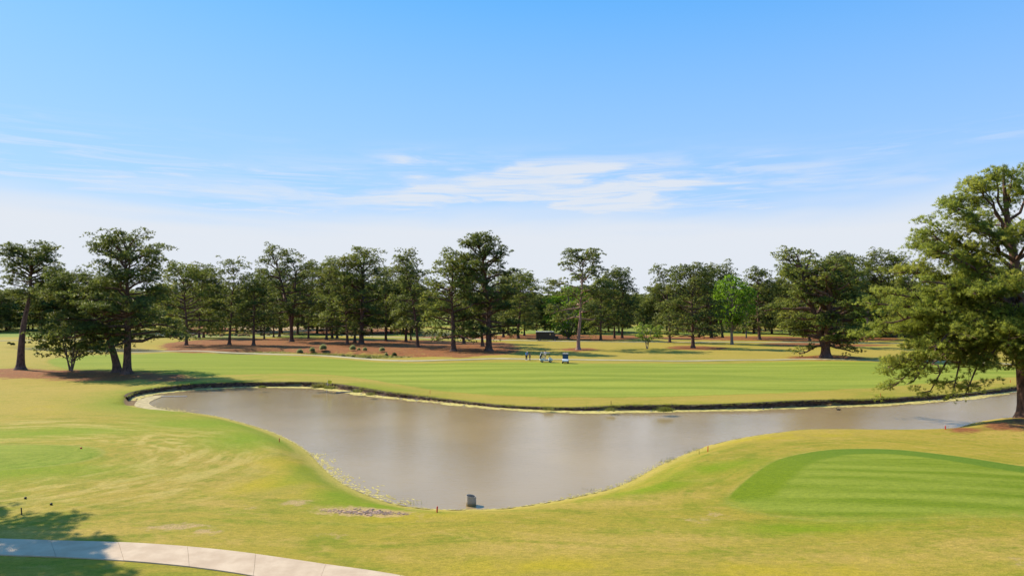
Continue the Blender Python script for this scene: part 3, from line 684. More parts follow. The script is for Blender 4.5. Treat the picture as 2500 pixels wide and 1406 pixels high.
    V = V * zs_; VT = [a_ * zs_ for a_ in VT]; limbs = [(a_ * zs_, b_) for a_, b_ in limbs]
    return lines, limbs, (VT, FT), V, v
def batch_limbs(limbs, ks=(6, 4)):
    VT, FT = [], []; base = 0
    for n in (6, 3):
        sel = [l for l in limbs if len(l[0]) == n]
        if not sel: continue
        v, f = tubes(np.array([l[0] for l in sel]), np.array([l[1] for l in sel]), ks[0] if n == 6 else ks[1])
        VT.append(v); FT.append(f + base); base += len(v)
    return np.concatenate(VT), np.concatenate(FT)
def LV(v): return {'v': v[:, 0], 'nv': v[:, 1:]}
def tri_idx(V): return np.arange(len(V)).reshape(-1, 3)
def build_pine(root, gp, mleaf, mbark, hero=False):
    lines, limbs, (VT, FT), V, v = gp
    if hero:
        nobj('trunk', np.concatenate(VT), [np.concatenate(FT)], mbark, root, True)
        cur = None; groups = []
        for l in limbs:
            if len(l[0]) == 6: cur = [l]; groups.append(cur)
            else: cur.append(l)
        for g_ in groups:
            bv, bf = batch_limbs(g_, (7, 5)); nobj('branch', bv, [bf], mbark, root, True)
    else:
        bv, bf = batch_limbs(limbs, (5, 3)); tv = np.concatenate(VT)
        nobj('trunk', np.concatenate([tv, bv]), [np.concatenate([np.concatenate(FT), bf + len(tv)])], mbark, root, True)
    nobj('crown', V, [tri_idx(V)], mleaf, root, attrs=LV(v))
def gen_broadleaf(seed, H, R, cb, nst=1, rtr=.3, n=120, padr=.9, nros=12, nn=6, ln=.3, wd=.24, pts=None):
    r = np.random.default_rng(seed); limbs = []; pads = []; pr = []
    VT, FT = [], []; base = 0
    cz = H * (cb + 1) / 2; rz = H * (1 - cb) / 2
    for s_ in range(nst):
        a = s_ * 2 * math.pi / nst + .5; sp = 0 if nst == 1 else R * .35
        ts = np.array([0, .02, .06, .2, .4, .6, .8, .93]); P = np.stack([sp * ts * math.cos(a) * 1.3 + r.normal(size=8) * .02 * H * ts, sp * ts * math.sin(a) * 1.3 + r.normal(size=8) * .02 * H * ts, ts * H], 1); P[0, 2] = -.2
        if nst > 1: P[:, :2] += .12 * np.array([math.cos(a), math.sin(a)])
        v, f = tubes(P[None], (rtr * (1 - ts * .85) * (1 + .5 * np.exp(-ts * H / .4)))[None], 8); VT.append(v); FT.append(f + base); base += len(v)
    for i in range(n):
        u = rdir(1, r)[0]; q = r.uniform(.35, 1.) ** .5
        w_ = 1 + .22 * math.sin(u[0] * 5 + seed) + .15 * math.sin(u[2] * 7 + seed * 2)
        e = np.array([u[0] * R * q * w_, u[1] * R * q * w_, cz + u[2] * rz * q]); pads.append(e); pr.append(padr * r.uniform(.6, 1.2))
        if i % 3 == 0:
            p0 = np.array([0, 0, max(H * cb * .7, e[2] - rz * .7)]); s = np.linspace(0, 1, 6)[:, None]
            limbs.append((p0 + (e - p0) * s + np.array([0, 0, 1]) * .12 * H * np.sin(s * 3.1) * .4, np.linspace(rtr * .3, .02, 6)))
    V, v = pads_to_leaves(np.array(pads), np.array(pr), r, .75, nros, nn, ln, wd, .2)
    return [], limbs, (VT, FT), V, v

ENVO = []
def px_tree(bx, by, top, xl, xr, cby, z=None):
    g_ = G(bx, by); y_ = g_[1]
    def hgt(py):  # height above base of something seen at row py above that base
        d = ray(bx, py); return CH + d[2] / d[1] * y_ - g_[2]
    s = y_ / FPX; return g_, hgt(top), (xr - xl) / 2 * s, hgt(cby) / hgt(top), ((xl + xr) / 2 - bx) * s
M_, ML_, OK_ = M_pine, M_pinel, M_oak
# (base x, base y, top y, crown left, crown right, crown foot y, style, options, label)
TREES = [
 (50, 902, 581, -12, 134, 690, 'umb', dict(nlimb=34, padr=.95, nros=16, nn=10, ln=.30, wd=.065, rtr=.62, forks=1, fill=1.2), 'tall pine with long bare dark trunk and flat umbrella top at the far left'),
 (287, 908, 640, 85, 300, 800, 'broad', dict(nlimb=46, padr=1.15, nros=15, nn=8, ln=.32, wd=.085, rtr=.62, fill=1.3), 'bushy pine leaning left in a pair on red straw by the pond head'),
 (310, 912, 556, 186, 430, 815, 'spire', dict(nlimb=50, padr=1.15, nros=15, nn=8, ln=.32, wd=.085, rtr=.62, fill=1.35), 'tallest dark pine with ragged high top, right one of the pair by the pond head'),
 (455, 843, 632, 385, 528, 770, 'round', {}, 'dark rounded pine with grey trunk at the left end of the red straw bed'),
 (486, 825, 640, 440, 535, 760, 'round', {}, 'dark straight pine just right of the grey trunk pine'),
 (497, 824, 655, 470, 540, 755, 'narrow', {}, 'thin pine standing close to the right of a thicker dark trunk'),
 (560, 841, 620, 520, 604, 760, 'narrow', dict(nlimb=24), 'slim pine with small open top, alone at left of the straw bed'),
 (619, 843, 668, 588, 668, 765, 'round', {}, 'shorter pine on the straw bed behind the dark ditch'),
 (645, 827, 655, 620, 680, 770, 'round', {}, 'pine at the back of the straw bed left of the big forked pine'),
 (668, 823, 680, 650, 700, 770, 'narrow', {}, 'thin leaning pine beside the pale path behind the straw bed'),
 (682, 822, 650, 655, 720, 770, 'round', {}, 'flared trunk pine close behind the big forked pine'),
 (712, 834, 590, 634, 768, 720, 'broad', dict(forks=2, rtr=.62, nlimb=50), 'big forked pine with red trunk above the round bushes'),
 (753, 827, 634, 722, 800, 745, 'round', {}, 'pine with straight dark trunk right of the big forked pine'),
 (797, 829, 622, 768, 830, 760, 'round', {}, 'pine left of the close trunk pair in mid straw bed'),
 (811, 826, 640, 790, 842, 760, 'narrow', {}, 'left pine of a close pair of trunks beside the pale path'),
 (823, 826, 650, 800, 855, 765, 'narrow', {}, 'right pine of a close pair of trunks beside the pale path'),
 (848, 842, 622, 778, 880, 775, 'broad', {}, 'pine with drooping left boughs above the round bushes'),
 (866, 837, 660, 840, 900, 790, 'round', {}, 'small pine between two thicker trunks behind the bushes'),
 (882, 841, 598, 838, 944, 745, 'round', dict(rtr=.75, nlimb=44), 'broad domed pine with thick double trunk behind the bushes'),
 (942, 832, 640, 912, 972, 770, 'narrow', {}, 'thin open pine on grass right of the thick double trunk'),
 (991, 835, 668, 966, 1020, 795, 'round', {}, 'low pine with drooping sprays at the right part of the straw bed'),
 (1003, 830, 640, 985, 1040, 780, 'narrow', {}, 'thin pine just left of the straight dark trunk by the far pond'),
 (1020, 848, 604, 956, 1046, 760, 'round', dict(nlimb=40), 'rounded tall pine with paired dark trunks in front of the far pond'),
 (1107, 857, 601, 1034, 1150, 800, 'broad', dict(rtr=.62, nlimb=44), 'thick pine with foliage hanging low on the straw edge, left of the tallest'),
 (1132, 838, 640, 1100, 1165, 770, 'round', {}, 'reddish trunk pine behind and between the two thickest pines'),
 (1178, 845, 650, 1130, 1215, 770, 'round', {}, 'dark pine tucked just behind the tallest pine'),
 (1193, 856, 566, 1108, 1243, 760, 'round', dict(rtr=.8, nlimb=58, padr=1.2), 'tallest pine in the middle row with open crooked top'),
 (1229, 823, 660, 1205, 1262, 770, 'narrow', {}, 'pine right of the tallest, beside the far pond edge'),
 (1241, 818, 668, 1222, 1270, 775, 'narrow', {}, 'slender pine with one hanging bough at the far pond'),
 (1265, 826, 655, 1236, 1312, 740, 'round', {}, 'dark pine with clear slanting trunk left of the black truck'),
 (1280, 819, 665, 1262, 1315, 760, 'round', {}, 'forked pine close left of the black truck'),
 (1330, 806, 676, 1306, 1366, 735, 'umb', dict(nlimb=22), 'slim pine with small flat top behind the black truck'),
 (1412, 854, 599, 1380, 1496, 722, 'broad', dict(nlimb=26, rtr=.5, padr=1.6, nros=16, flat=.42, fill=1.0, bark='pink'), 'tall pine with pink bare trunk and flat layered boughs behind the golf carts'),
 (1467, 831, 668, 1424, 1510, 800, 'cone', dict(nlimb=46), 'dense low branched pine right of the pink trunk pine'),
 (1500, 826, 655, 1478, 1540, 760, 'round', {}, 'dark pine half hidden behind the dense low pine'),
 (1519, 825, 647, 1486, 1546, 765, 'round', {}, 'dark pine with clean reddish trunk left of the open gap'),
 (1635, 836, 640, 1578, 1672, 790, 'layer', dict(nlimb=36), 'pine with loose flat upper clumps right of the small bright tree'),
 (1692, 849, 637, 1640, 1752, 790, 'broad', dict(nlimb=50, rtr=.5), 'dense dome pine with straight trunk on its own straw ring'),
 (1707, 824, 660, 1690, 1740, 770, 'round', {}, 'reddish trunk pine just behind the dense dome pine'),
 (1737, 825, 650, 1712, 1790, 780, 'round', {}, 'dark pine left of the bright green leafy tree'),
 (1764, 824, 631, 1735, 1806, 740, 'umb', {}, 'pine with flat wide top showing above the bright leafy tree'),
 (1854, 829, 648, 1815, 1884, 770, 'round', dict(rtr=.5), 'dark straight pine right of the bright green leafy tree'),
 (1945, 818, 640, 1900, 1975, 770, 'round', {}, 'far pine seen behind the wide low boughs'),
 (1976, 832, 630, 1900, 2010, 790, 'round', {}, 'pine standing on straw behind the huge spreading pine'),
 (2016, 872, 600, 1878, 2118, 825, 'broad', dict(forks=3, nlimb=76, padr=1.2, nros=13, nn=6, ln=.38, wd=.14, rtr=.95, bentk=.1, fill=1.15, sunny=1), 'huge spreading pine with thick forking trunk beside the fairway path'),
 (2034, 847, 625, 2000, 2100, 780, 'round', {}, 'pine with red trunk right behind the huge spreading pine'),
 (2060, 828, 610, 2025, 2110, 770, 'round', {}, 'pine with clean red trunk on straw farther right'),
 (2105, 822, 622, 2070, 2150, 770, 'round', {}, 'left one of the dark crowded pines behind the giant'),
 (2145, 823, 603, 2100, 2192, 775, 'round', dict(nlimb=44), 'highest of the dark crowded pines behind the giant'),
 (2185, 824, 612, 2150, 2225, 775, 'round', {}, 'right one of the dark crowded pines behind the giant'),
 (2228, 828, 640, 2190, 2270, 775, 'round', {}, 'pine half covered by the left edge of the giant'),
 (2291, 836, 660, 2255, 2340, 780, 'round', {}, 'pine trunk seen through the left boughs of the giant'),
 (2378, 832, 650, 2340, 2420, 770, 'round', {}, 'pine seen under the middle boughs of the giant'),
 (2402, 842, 670, 2370, 2450, 775, 'narrow', {}, 'nearer pine trunk seen through the giant, beside the path'),
 (2455, 826, 640, 2420, 2500, 770, 'round', {}, 'pine seen close left of the giant trunk'),
]
SHARE = {}
for i, T in enumerate(TREES):
    bx, by, top, xl, xr, cby, style, op, lab = T
    g_, H_, R_, cb_, ln_ = px_tree(bx, by, top, xl, xr, cby)
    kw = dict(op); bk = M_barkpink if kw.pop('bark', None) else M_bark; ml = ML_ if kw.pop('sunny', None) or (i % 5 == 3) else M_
    kw.setdefault('rtr', .42); kw.setdefault('nlimb', 42)
    R_ = max(R_ * (1.0 if (i < 3 or op.get('forks') == 3) else 1.22), 2.4); cb_ = max(cb_ - (.20 if i > 2 else .03), .13)
    root = empty('pine_tree', tuple(g_), 0, lab, 'tree', 'pine trees on the golf course')
    if not op and by < 832:          # plainer trees at the back share the meshes of a few
        key = (style if style in ('narrow', 'umb') else 'round', i % 4)
        if key not in SHARE:
            build_pine(root, gen_pine(100 + i, H_ - .5, R_, cb_, style, (0, 0), **kw), ml, bk); SHARE[key] = (root, H_, R_)
        else:
            r0, h0, q0 = SHARE[key]
            for ch in r0.children:
                c_ = ch.copy(); COL.objects.link(c_); c_.parent = root
            root.scale = (R_ / q0, R_ / q0, H_ / h0); root.rotation_euler = (0, 0, 1.3 + i)
        continue
    gp = gen_pine(100 + i, H_ - .5, R_, cb_, style, (ln_, random.uniform(-1, 1) * R_ * .3), **kw)
    build_pine(root, gp, ml, bk)
# broadleaf trees
def bl(name, bx, by, top, xl, xr, cby, ml, bk, lab, **kw):
    g_, H_, R_, cb_, ln_ = px_tree(bx, by, top, xl, xr, cby)
    root = empty(name, tuple(g_), 0, lab, 'tree'); build_pine(root, gen_broadleaf(int(bx), H_, R_, cb_, **kw), ml, bk)
bl('leafy_tree', 1388, 828, 696, 1334, 1440, 826, M_oak, M_barkgrey, 'bright green leafy tree hanging over the front of the black truck', n=260, padr=1.35, nros=14, ln=.36, wd=.3, rtr=.4)
bl('leafy_tree', 1787, 841, 672, 1742, 1848, 800, M_oak, M_barkgrey, 'bright green leafy tree with tall grey trunk among dark pines', n=260, padr=1.35, nros=13, ln=.36, wd=.3, rtr=.45)
bl('leafy_tree', 1822, 825, 700, 1800, 1850, 818, M_oak, M_barkgrey, 'narrow green tree covered to the ground right of the grey trunk', n=90, padr=1.0, nros=12, rtr=.25)
bl('leafy_tree', 2120, 826, 720, 2085, 2150, 820, M_oak, M_barkgrey, 'green leafy tree in deep shade left of the giant pine', n=110, padr=1.0, nros=12, rtr=.3)
bl('small_leafy_tree', 1580, 851, 787, 1546, 1614, 836, M_young, M_barkgrey, 'small light green young tree alone on dry grass', n=70, padr=.7, nros=10, nn=5, ln=.28, wd=.22, rtr=.12, nst=2)
bl('small_leafy_tree', 173, 905, 770, 88, 245, 878, M_myr, M_barkgrey, 'low rounded tree with several pale stems on the straw at left', n=230, padr=.85, nros=16, nn=7, ln=.24, wd=.14, rtr=.13, nst=5)
print('trees', len(TREES))

# ------------------------------------------------------------------ the giant pine at the right and the one out of frame whose shade falls on the path
gb = G(2503, 1014)
root = empty('pine_tree', tuple(gb), 0, 'giant near pine with huge drooping boughs at the right edge by the water', 'tree', 'pine trees on the golf course')
def giant(seed):
    r = np.random.default_rng(seed); H = 24.0; y0 = gb[1]; s = y0 / FPX
    tt = np.array([-.3, 0, .4, 1, 2, 4, 6.5, 9, 11.5, 14, 16.5, 19, 21.5, 23.6])
    xs = np.interp(tt, [0, 6, 10, 14, 17, 20, 24], [0, 0, -.2, -.3, -.9, -1.3, -1.5]); ys = np.interp(tt, [0, 10, 24], [0, .4, 0])
    TP = np.stack([xs, ys, tt], 1); TR = np.interp(tt, [-.3, 0, .5, 1.5, 5, 10, 15, 20, 24], [1.0, .86, .66, .56, .52, .55, .36, .2, .06])
    VT, FT = tubes(TP[None], TR[None], 14)
    # limb list: (height on trunk, target dx, dy, dz (height above base), droop)
    L = []
    tg = [(7.2, -13.6, -1, 4.5, 2.2), (7.0, -11.5, 2, 2.6, 3.0), (7.5, -9, -2, 2.4, 2.6), (8, -13.8, 1.5, 7.5, .6), (8.5, -14, -3, 9, .6), (9, -12.5, 3, 9.8, .3), (9.5, -12.8, 0, 11.2, 0), (10, -11, -3, 12.2, 0), (6.5, -6.5, -3, 5.0, 1.2),
          (5.8, -2.0, -3.2, 3.6, .9), (6, 2.4, -3.5, 4.5, .8), (6.4, -2.5, 2.5, 4.6, .6), (10.8, -10, 2, 14, 0), (11.4, -9.2, -2.5, 15, 0), (11.8, -8.2, 2, 16.2, -.3), (12.6, -8.9, -1, 17.0, -.3), (13.6, -7.9, 1, 18.6, -.3), (14.6, -7.0, -1.8, 19.8, -.3),
          (15.8, -5.6, .6, 21.3, -.3), (16.8, -4.6, -1.2, 22.3, -.2), (17.8, -2.8, 1, 23.4, -.2), (19, -3.4, -.8, 23.9, -.1), (20, -1.2, -1, 24.3, 0), (20.5, .2, .8, 24.2, 0), (19, 2.6, 0, 23.4, 0), (18, 4.2, -1, 22, 0), (17, 5.8, 1, 20, 0),
          (15, 7.4, -1.6, 18, 0), (13, 9, .5, 15.5, 0), (11, 10.5, -2, 12.5, 0), (9, 12, 2, 9.5, .5), (8, 11, -3, 6.5, 1), (9, -3, -6.5, 9.2, .2), (11, -5, -6, 12, 0), (13, 1.5, -6, 14.5, 0), (10, 4, -7, 11, .3), (9.5, -6, 7, 10, 0),
          (12, 0, 7, 14, 0), (15, -2, -4.5, 18, 0), (16, 1, 4, 19.5, 0), (8.3, -8, 5, 8.2, .4), (9.2, -9.5, -5, 8.0, .8), (10.3, -8.5, -5.5, 11.5, 0), (7.8, -11.6, -4, 6.4, 1.2), (8.2, -6, -6, 7.2, .8), (12.2, -6.4, 3.8, 16.5, 0), (7.4, -10, .5, 6.6, .6),
          (8.8, -10.5, -1, 9.3, .2), (10.6, -7.8, .4, 13.2, 0), (13.0, -5, -2.6, 17.4, 0), (12, 3.5, 3, 15, 0), (7.6, -4.6, -4.8, 7.6, .5), (6.6, -1.2, -3.6, 4.3, .8), (7, .6, -4.2, 5.4, .6), (6.8, -3.4, -2.8, 5.2, .7), (6.2, 1.3, -3.8, 3.9, .8), (7.4, -.6, -4.6, 6.6, .5), (9, 1, -4.5, 8.6, .3), (7, -12, -1.5, 3.4, 2.4), (7, -10, -.5, 2.2, 3.2), (6.8, -8, -3, 2.2, 2.6), (7.2, -12.8, 1, 4.2, 2), (6.6, -7, -1.5, 3.4, 1.8), (7.8, -11, -3, 5.2, 1.6)]
    tg = [(a_ if a_ < 15 else a_ * .97, b_, c_, d_ if d_ < 15 else 15 + (d_ - 15) * .86, e_) for a_, b_, c_, d_, e_ in tg]
    groups = []; pads = []; pr = []
    tg = [(a_, b_ * (.93 if d_ < 7 else 1), c_, d_, e_) for a_, b_, c_, d_, e_ in tg]
    for (h0, dx, dy, hz, dr) in tg:
        p0 = np.array([np.interp(h0, tt, TP[:, 0]), np.interp(h0, tt, TP[:, 1]), h0]); e = np.array([dx, dy, hz]); s_ = np.linspace(0, 1, 6)[:, None]
        Ln = np.linalg.norm(e - p0)
        P = p0 + (e - p0) * s_ + np.array([0, 0, 1.]) * (np.sin(s_ * np.pi) * (dr * .75 + .04 * Ln)) + np.concatenate([np.zeros((1, 3)), r.normal(size=(5, 3)) * Ln * .028])
        lr = .07 + .0155 * Ln; g_ = [(P, np.linspace(lr, lr * .22, 6))]
        ns = int(4 + Ln * 1.5)
        for q in range(ns):
            sf = r.uniform(.30, 1.0) if q else 1.; pt = np.array([np.interp(sf, s_[:, 0], P[:, j]) for j in range(3)])
            a2 = math.atan2(e[1] - p0[1], e[0] - p0[0]) + r.uniform(-1.4, 1.4); sl_ = r.uniform(.7, 2.3) * (1.2 - .45 * sf)
            q2 = pt + np.array([math.cos(a2) * sl_, math.sin(a2) * sl_, r.uniform(-.35, .45) * sl_ - (.25 if dr > 1 else 0)]); md = (pt + q2) / 2 + r.normal(size=3) * .1
            g_.append((np.array([pt, md, q2]), np.array([lr * .3, lr * .22, .018])))
            pads.append(q2); pr.append(r.uniform(.5, .95))
            if dr > 1.4 and r.random() < .45: continue
            if r.random() < .6: pads.append(md + r.normal(size=3) * .25); pr.append(r.uniform(.4, .7))
            for k_ in range(2):
                q3 = q2 + r.normal(size=3) * np.array([.55, .55, .28]); pads.append(q3); pr.append(r.uniform(.35, .65))
        groups.append(g_)
    V, v = pads_to_leaves(np.array(pads), np.array(pr), r, .72, 11, 14, .26, .040, .25, .15)
    print('giant pads', len(pads), 'tris', len(V) // 3)
    return VT, FT, groups, V, v
VT, FT, groups, V, v = giant(5)
nobj('trunk', VT, [FT], M_bark, root, True)
for g_ in groups:
    bv, bf = batch_limbs(g_, (8, 5)); nobj('branch', bv, [bf], M_bark, root, True)
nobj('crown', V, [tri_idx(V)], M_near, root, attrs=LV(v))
ps = (-39.2, 36.8, float(T0(-39.2, 36.8)))
root = empty('pine_tree', ps, 0, 'pine just outside the left edge whose shade falls on the near path', 'tree', 'pine trees on the golf course')
build_pine(root, gen_pine(900, 22, 6.4, .60, 'round', (0, 0), nlimb=40, padr=.95, nros=16, nn=7, ln=.4, wd=.12, rtr=.4), M_pine, M_bark)

# ------------------------------------------------------------------ distant pines: copies of a few masters
def make_masters(specs, mleaf):
    out = []
    for k, (st_, R__, cb__, kw) in enumerate(specs):
        lines, limbs, (VT, FT), V, v = gen_pine(500 + k + int(cb__ * 1000), 20, R__, cb__, st_, (0, 0), **kw)
        bv, bf = batch_limbs([l for l in limbs if len(l[0]) == 6], (4, 3)); tv = np.concatenate(VT)
        a = npmesh('trunk', np.concatenate([tv, bv]), [np.concatenate([np.concatenate(FT), bf + len(tv)])], M_bark, True)
        c = npmesh('crown', V, [tri_idx(V)], mleaf, attrs=LV(v))
        out.append([bpy.data.objects.new('pine_tree', None), bpy.data.objects.new('trunk', a), bpy.data.objects.new('crown', c), False])
    return out
kw2 = dict(nlimb=46, padr=1.6, nros=11, nn=6, ln=.62, wd=.22, rtr=.36)
SEC = make_masters([('round', 6.0, .13, kw2), ('broad', 6.6, .12, kw2), ('narrow', 5.4, .15, kw2), ('cone', 6.6, .10, kw2), ('round', 6.6, .17, kw2)], M_pine)
kw3 = dict(nlimb=24, padr=1.7, nros=8, nn=5, ln=.75, wd=.4, rtr=.36)
DIS = make_masters([('round', 5.4, .26, kw3), ('broad', 6.0, .30, kw3), ('umb', 5.5, .34, kw3), ('narrow', 4.8, .28, kw3)], M_pine)
def far_tree(x_, y_, h_, lab, grp, wsc=1., src=DIS):
    q = random.choice(src); e, a, c = q[:3]
    if q[3]: e, a, c = e.copy(), a.copy(), c.copy()
    q[3] = True
    COL.objects.link(e); COL.objects.link(a); COL.objects.link(c); a.parent = e; c.parent = e
    s = h_ / 20.; e.location = (x_, y_, float(T0(x_, y_)) - .05); e.scale = (s * wsc, s * wsc, s); e.rotation_euler = (0, 0, rnd(0, 6.28))
    tag(e, lab, 'tree', grp)
R2 = random.Random(11)
LM = [(-9999, 'left picture edge'), (50, 'bare dark trunk at far left'), (300, 'pine pair by the pond head'), (455, 'grey trunk pine on straw'), (560, 'slim open topped pine'), (619, 'shorter pine behind the ditch'), (712, 'big forked pine'),
      (797, 'trunk pair left of mid straw bed'), (848, 'pine with drooping left boughs'), (942, 'thin open pine on grass'), (1020, 'paired trunks by the far pond'), (1107, 'thick pine on the straw edge'), (1193, 'tallest middle pine'),
      (1265, 'slanting trunk by the truck'), (1330, 'black delivery truck'), (1412, 'pink trunk pine'), (1519, 'clean reddish trunk at the gap'), (1580, 'small bright young tree'), (1635, 'pine with loose flat clumps'), (1692, 'dense dome pine'),
      (1787, 'bright green leafy tree'), (1854, 'dark straight pine'), (1945, 'far pine behind wide boughs'), (2016, 'huge spreading pine'), (2105, 'left crowded pine'), (2185, 'right crowded pine'), (2291, 'trunk seen through the giant'), (2402, 'nearer trunk behind the giant'), (2503, 'giant pine trunk')]
ORD = ['first', 'second', 'third', 'fourth', 'fifth', 'sixth', 'seventh', 'eighth', 'ninth', 'tenth', 'eleventh', 'twelfth']
lmc = {}
def back_label(q):
    k = max(i for i, l in enumerate(LM) if l[0] <= q); lmc[k] = lmc.get(k, -1) + 1
    return '%s shaded back row pine right of the %s' % (ORD[lmc[k]], LM[k][1])
# second row a little behind the main row
for (x0, x1, st, b0, b1, h0, h1) in [(-80, 110, 26, 804, 812, 18, 21), (110, 1240, 23, 803, 818, 20, 24), (1250, 1370, 34, 797, 801, 15, 17), (1400, 1545, 30, 806, 818, 18, 21), (1545, 1610, 30, 797, 800, 16, 18), (1612, 1880, 25, 803, 815, 19, 22.5), (1880, 2260, 24, 806, 822, 20, 23.5), (2270, 2620, 34, 804, 815, 18, 22)]:
    qs = sorted(x0 + k_ * st + R2.uniform(-.4, .4) * st for k_ in range(int(math.ceil((x1 - x0) / st))))
    for q in qs:
        by = R2.uniform(b0, b1); g_ = G(q, by)
        X1, Y1 = np.array([g_[0]]), np.array([g_[1]])
        if min(sdf(X1, Y1, P3)[0][0], sdf(X1, Y1, P4)[0][0]) < 2.5: continue
        far_tree(g_[0], g_[1], R2.uniform(h0, h1), back_label(q), 'second row pines', R2.uniform(.95, 1.25), SEC)
# distant wood along the horizon
for i in range(170):
    a = -.86 + 1.72 * (i + R2.random()) / 170; y_ = R2.uniform(430, 640)
    if a < -.66: y_ = R2.uniform(330, 430)
    x_ = a * y_
    if -130 < x_ < -60 and y_ < 520: y_ = R2.uniform(520, 640); x_ = a * y_
    far_tree(x_, y_, R2.uniform(17, 24) * (y_ / 500) ** .4, 'distant pine in the dark tree line along the horizon', 'distant tree line pines', 1.5)
# far-off wood as one mass closing the gaps under the crowns
r = np.random.default_rng(3); nb = 1500
aa = r.uniform(-1.05, 1.05, nb); yy = r.uniform(650, 760, nb); C = np.stack([np.tan(aa) * yy, yy, np.zeros(nb)], 1)
C[:, 2] = T0(C[:, 0], C[:, 1]) + 1 + 14 * r.random(nb) ** .9 + 2 * np.sin(aa * 23) + 1.5 * np.sin(aa * 61)
V, v = pads_to_leaves(C, np.full(nb, 5.2), r, .8, 9, 5, 2.8, 1.8)
tag(nobj('far_wood', V, [tri_idx(V)], M_pine, attrs=LV(v)), 'far-off dark wood filling the horizon behind the pines', 'wood', kind='stuff')

# ------------------------------------------------------------------ shoreline: bank face, algae, grass, stones
def offset_line(P, d):
    N = norm2(P); return P + N * d
farline = pond[5:NFAR - 2]
seg = np.concatenate([[0], np.cumsum(np.linalg.norm(np.diff(farline, axis=0), axis=1))])
su = np.arange(0, seg[-1], .16); FLn = np.stack([np.interp(su, seg, farline[:, 0]), np.interp(su, seg, farline[:, 1])], 1); FN = norm2(FLn)
if np.mean(sdf(FLn[:, 0] + FN[:, 0] * .5, FLn[:, 1] + FN[:, 1] * .5, pond)[0]) < 0: FN = -FN
def fbm1(u, seed, sc=1.):
    r_ = np.random.default_rng(seed); o = np.zeros_like(u)
    for k in range(7):
        f_ = sc * 2 ** k * .35; o += np.sin(u * f_ * 6.283 * r_.uniform(.8, 1.2) + r_.uniform(0, 6.28)) / 1.6 ** k
    return o / 2.2
rows = []
prof = [(.78, -.08), (.88, .02), (.95, .3), (1.0, .62), (1.02, .9), (1.12, 1.03), (1.45, 1.02), (1.9, .90)]
for k, (dd, hh) in enumerate(prof):
    wig = .16 * fbm1(su, 20 + k, .5) * (k < 6) + .14 * fbm1(su, 50, .12)
    q = FLn + FN * (dd + wig)[:, None]; top = T0(q[:, 0], q[:, 1])
    hmul = 1 + .10 * fbm1(su, 70, .3) * (k in (4, 5))
    rows.append(np.concatenate([q, (WL + (top - WL) * hh * hmul)[:, None]], 1))
nS = len(su); V = np.concatenate(rows); f = []
for k in range(len(prof) - 2): a = np.arange(nS - 1) + k * nS; f.append(np.stack([a, a + 1, a + nS + 1, a + nS], 1))
tag(nobj('earth_bank', V, [np.concatenate(f)], M_bank), 'dark eroded earth bank along the far shore of the pond', 'bank', kind='structure')
# algae shelf strip with ragged water edge
rows = []
for k in range(5):
    u = k / 4; d0 = -.35 + .5 * fbm1(su, 91, .08) + .25 * fbm1(su, 92, .5); q = FLn + FN * (d0 * (1 - u) + .92 * u)[:, None]
    rows.append(np.concatenate([q, np.full((nS, 1), WL + .012 + .05 * u) + (.03 * fbm1(su, 95 + k, .8)[:, None] ** 2)], 1))
V = np.concatenate(rows); f = []
for k in range(4): a = np.arange(nS - 1) + k * nS; f.append(np.stack([a, a + 1, a + nS + 1, a + nS], 1))
tag(nobj('algae_mat', V, [np.concatenate(f)], M_algae), 'yellow algae and mud shelf under the far bank', 'algae', kind='stuff')
mud = poly_px([(328, 990), (340, 976), (372, 967), (400, 966), (376, 976), (364, 985), (378, 994), (405, 1001), (440, 1005), (380, 1001), (345, 996)], WL)
sheet('mud_flat', mud, WL + .035, 0, M_mud)
# near shore algae flakes
nl = pond[NFAR + 12:]; sg = np.concatenate([[0], np.cumsum(np.linalg.norm(np.diff(nl, axis=0), axis=1))])
r = np.random.default_rng(12); V = []; Fq = []; b0 = 0
def flake(c, rad_, z, asp, an):
    global b0
    k = 7; th = np.arange(k) * 6.283 / k; rr = rad_ * (.6 + .6 * r.random(k)); X_ = rr * np.cos(th) * asp; Y_ = rr * np.sin(th) / asp
    ca, sa = math.cos(an), math.sin(an)
    V.append(np.stack([c[0] + X_ * ca - Y_ * sa, c[1] + X_ * sa + Y_ * ca, np.full(k, z)], 1)); Fq.append(np.arange(k)[None] + b0); b0 += k
n_in = nl.mean(0)
for i in range(3200):
    s_ = r.random() * sg[-1]; c = np.array([np.interp(s_, sg, nl[:, 0]), np.interp(s_, sg, nl[:, 1])])
    c2 = np.array([np.interp(s_ + .5, sg, nl[:, 0]), np.interp(s_ + .5, sg, nl[:, 1])]); tg_ = c2 - c; tg_ = tg_ / (np.linalg.norm(tg_) + 1e-6); nn_ = np.array([-tg_[1], tg_[0]])
    px_ = 1250 + FPX * c[0] / c[1]
    wgt = 1.7 if (760 < px_ < 1000 and c[1] < 52) else (.8 if 1330 < px_ < 1640 else (2.0 if (px_ < 460) else .28))
    if px_ > 1700: continue
    d = abs(r.normal()) * .30 * wgt - .1
    sg_ = -1 if sdf(np.array([c[0] + nn_[0] * .3]), np.array([c[1] + nn_[1] * .3]), pond)[0][0] > 0 else 1
    flake(c + nn_ * sg_ * d, r.uniform(.025, .075) * (1 + .6 * (wgt > 1)), WL + .005 + .006 * r.random(), 1.9, math.atan2(tg_[1], tg_[0]) + r.normal() * .3)
tag(nobj('algae_mat', np.concatenate(V), [np.concatenate(Fq)], M_algae), 'floating yellow algae flakes along the near shore', 'algae', kind='stuff')

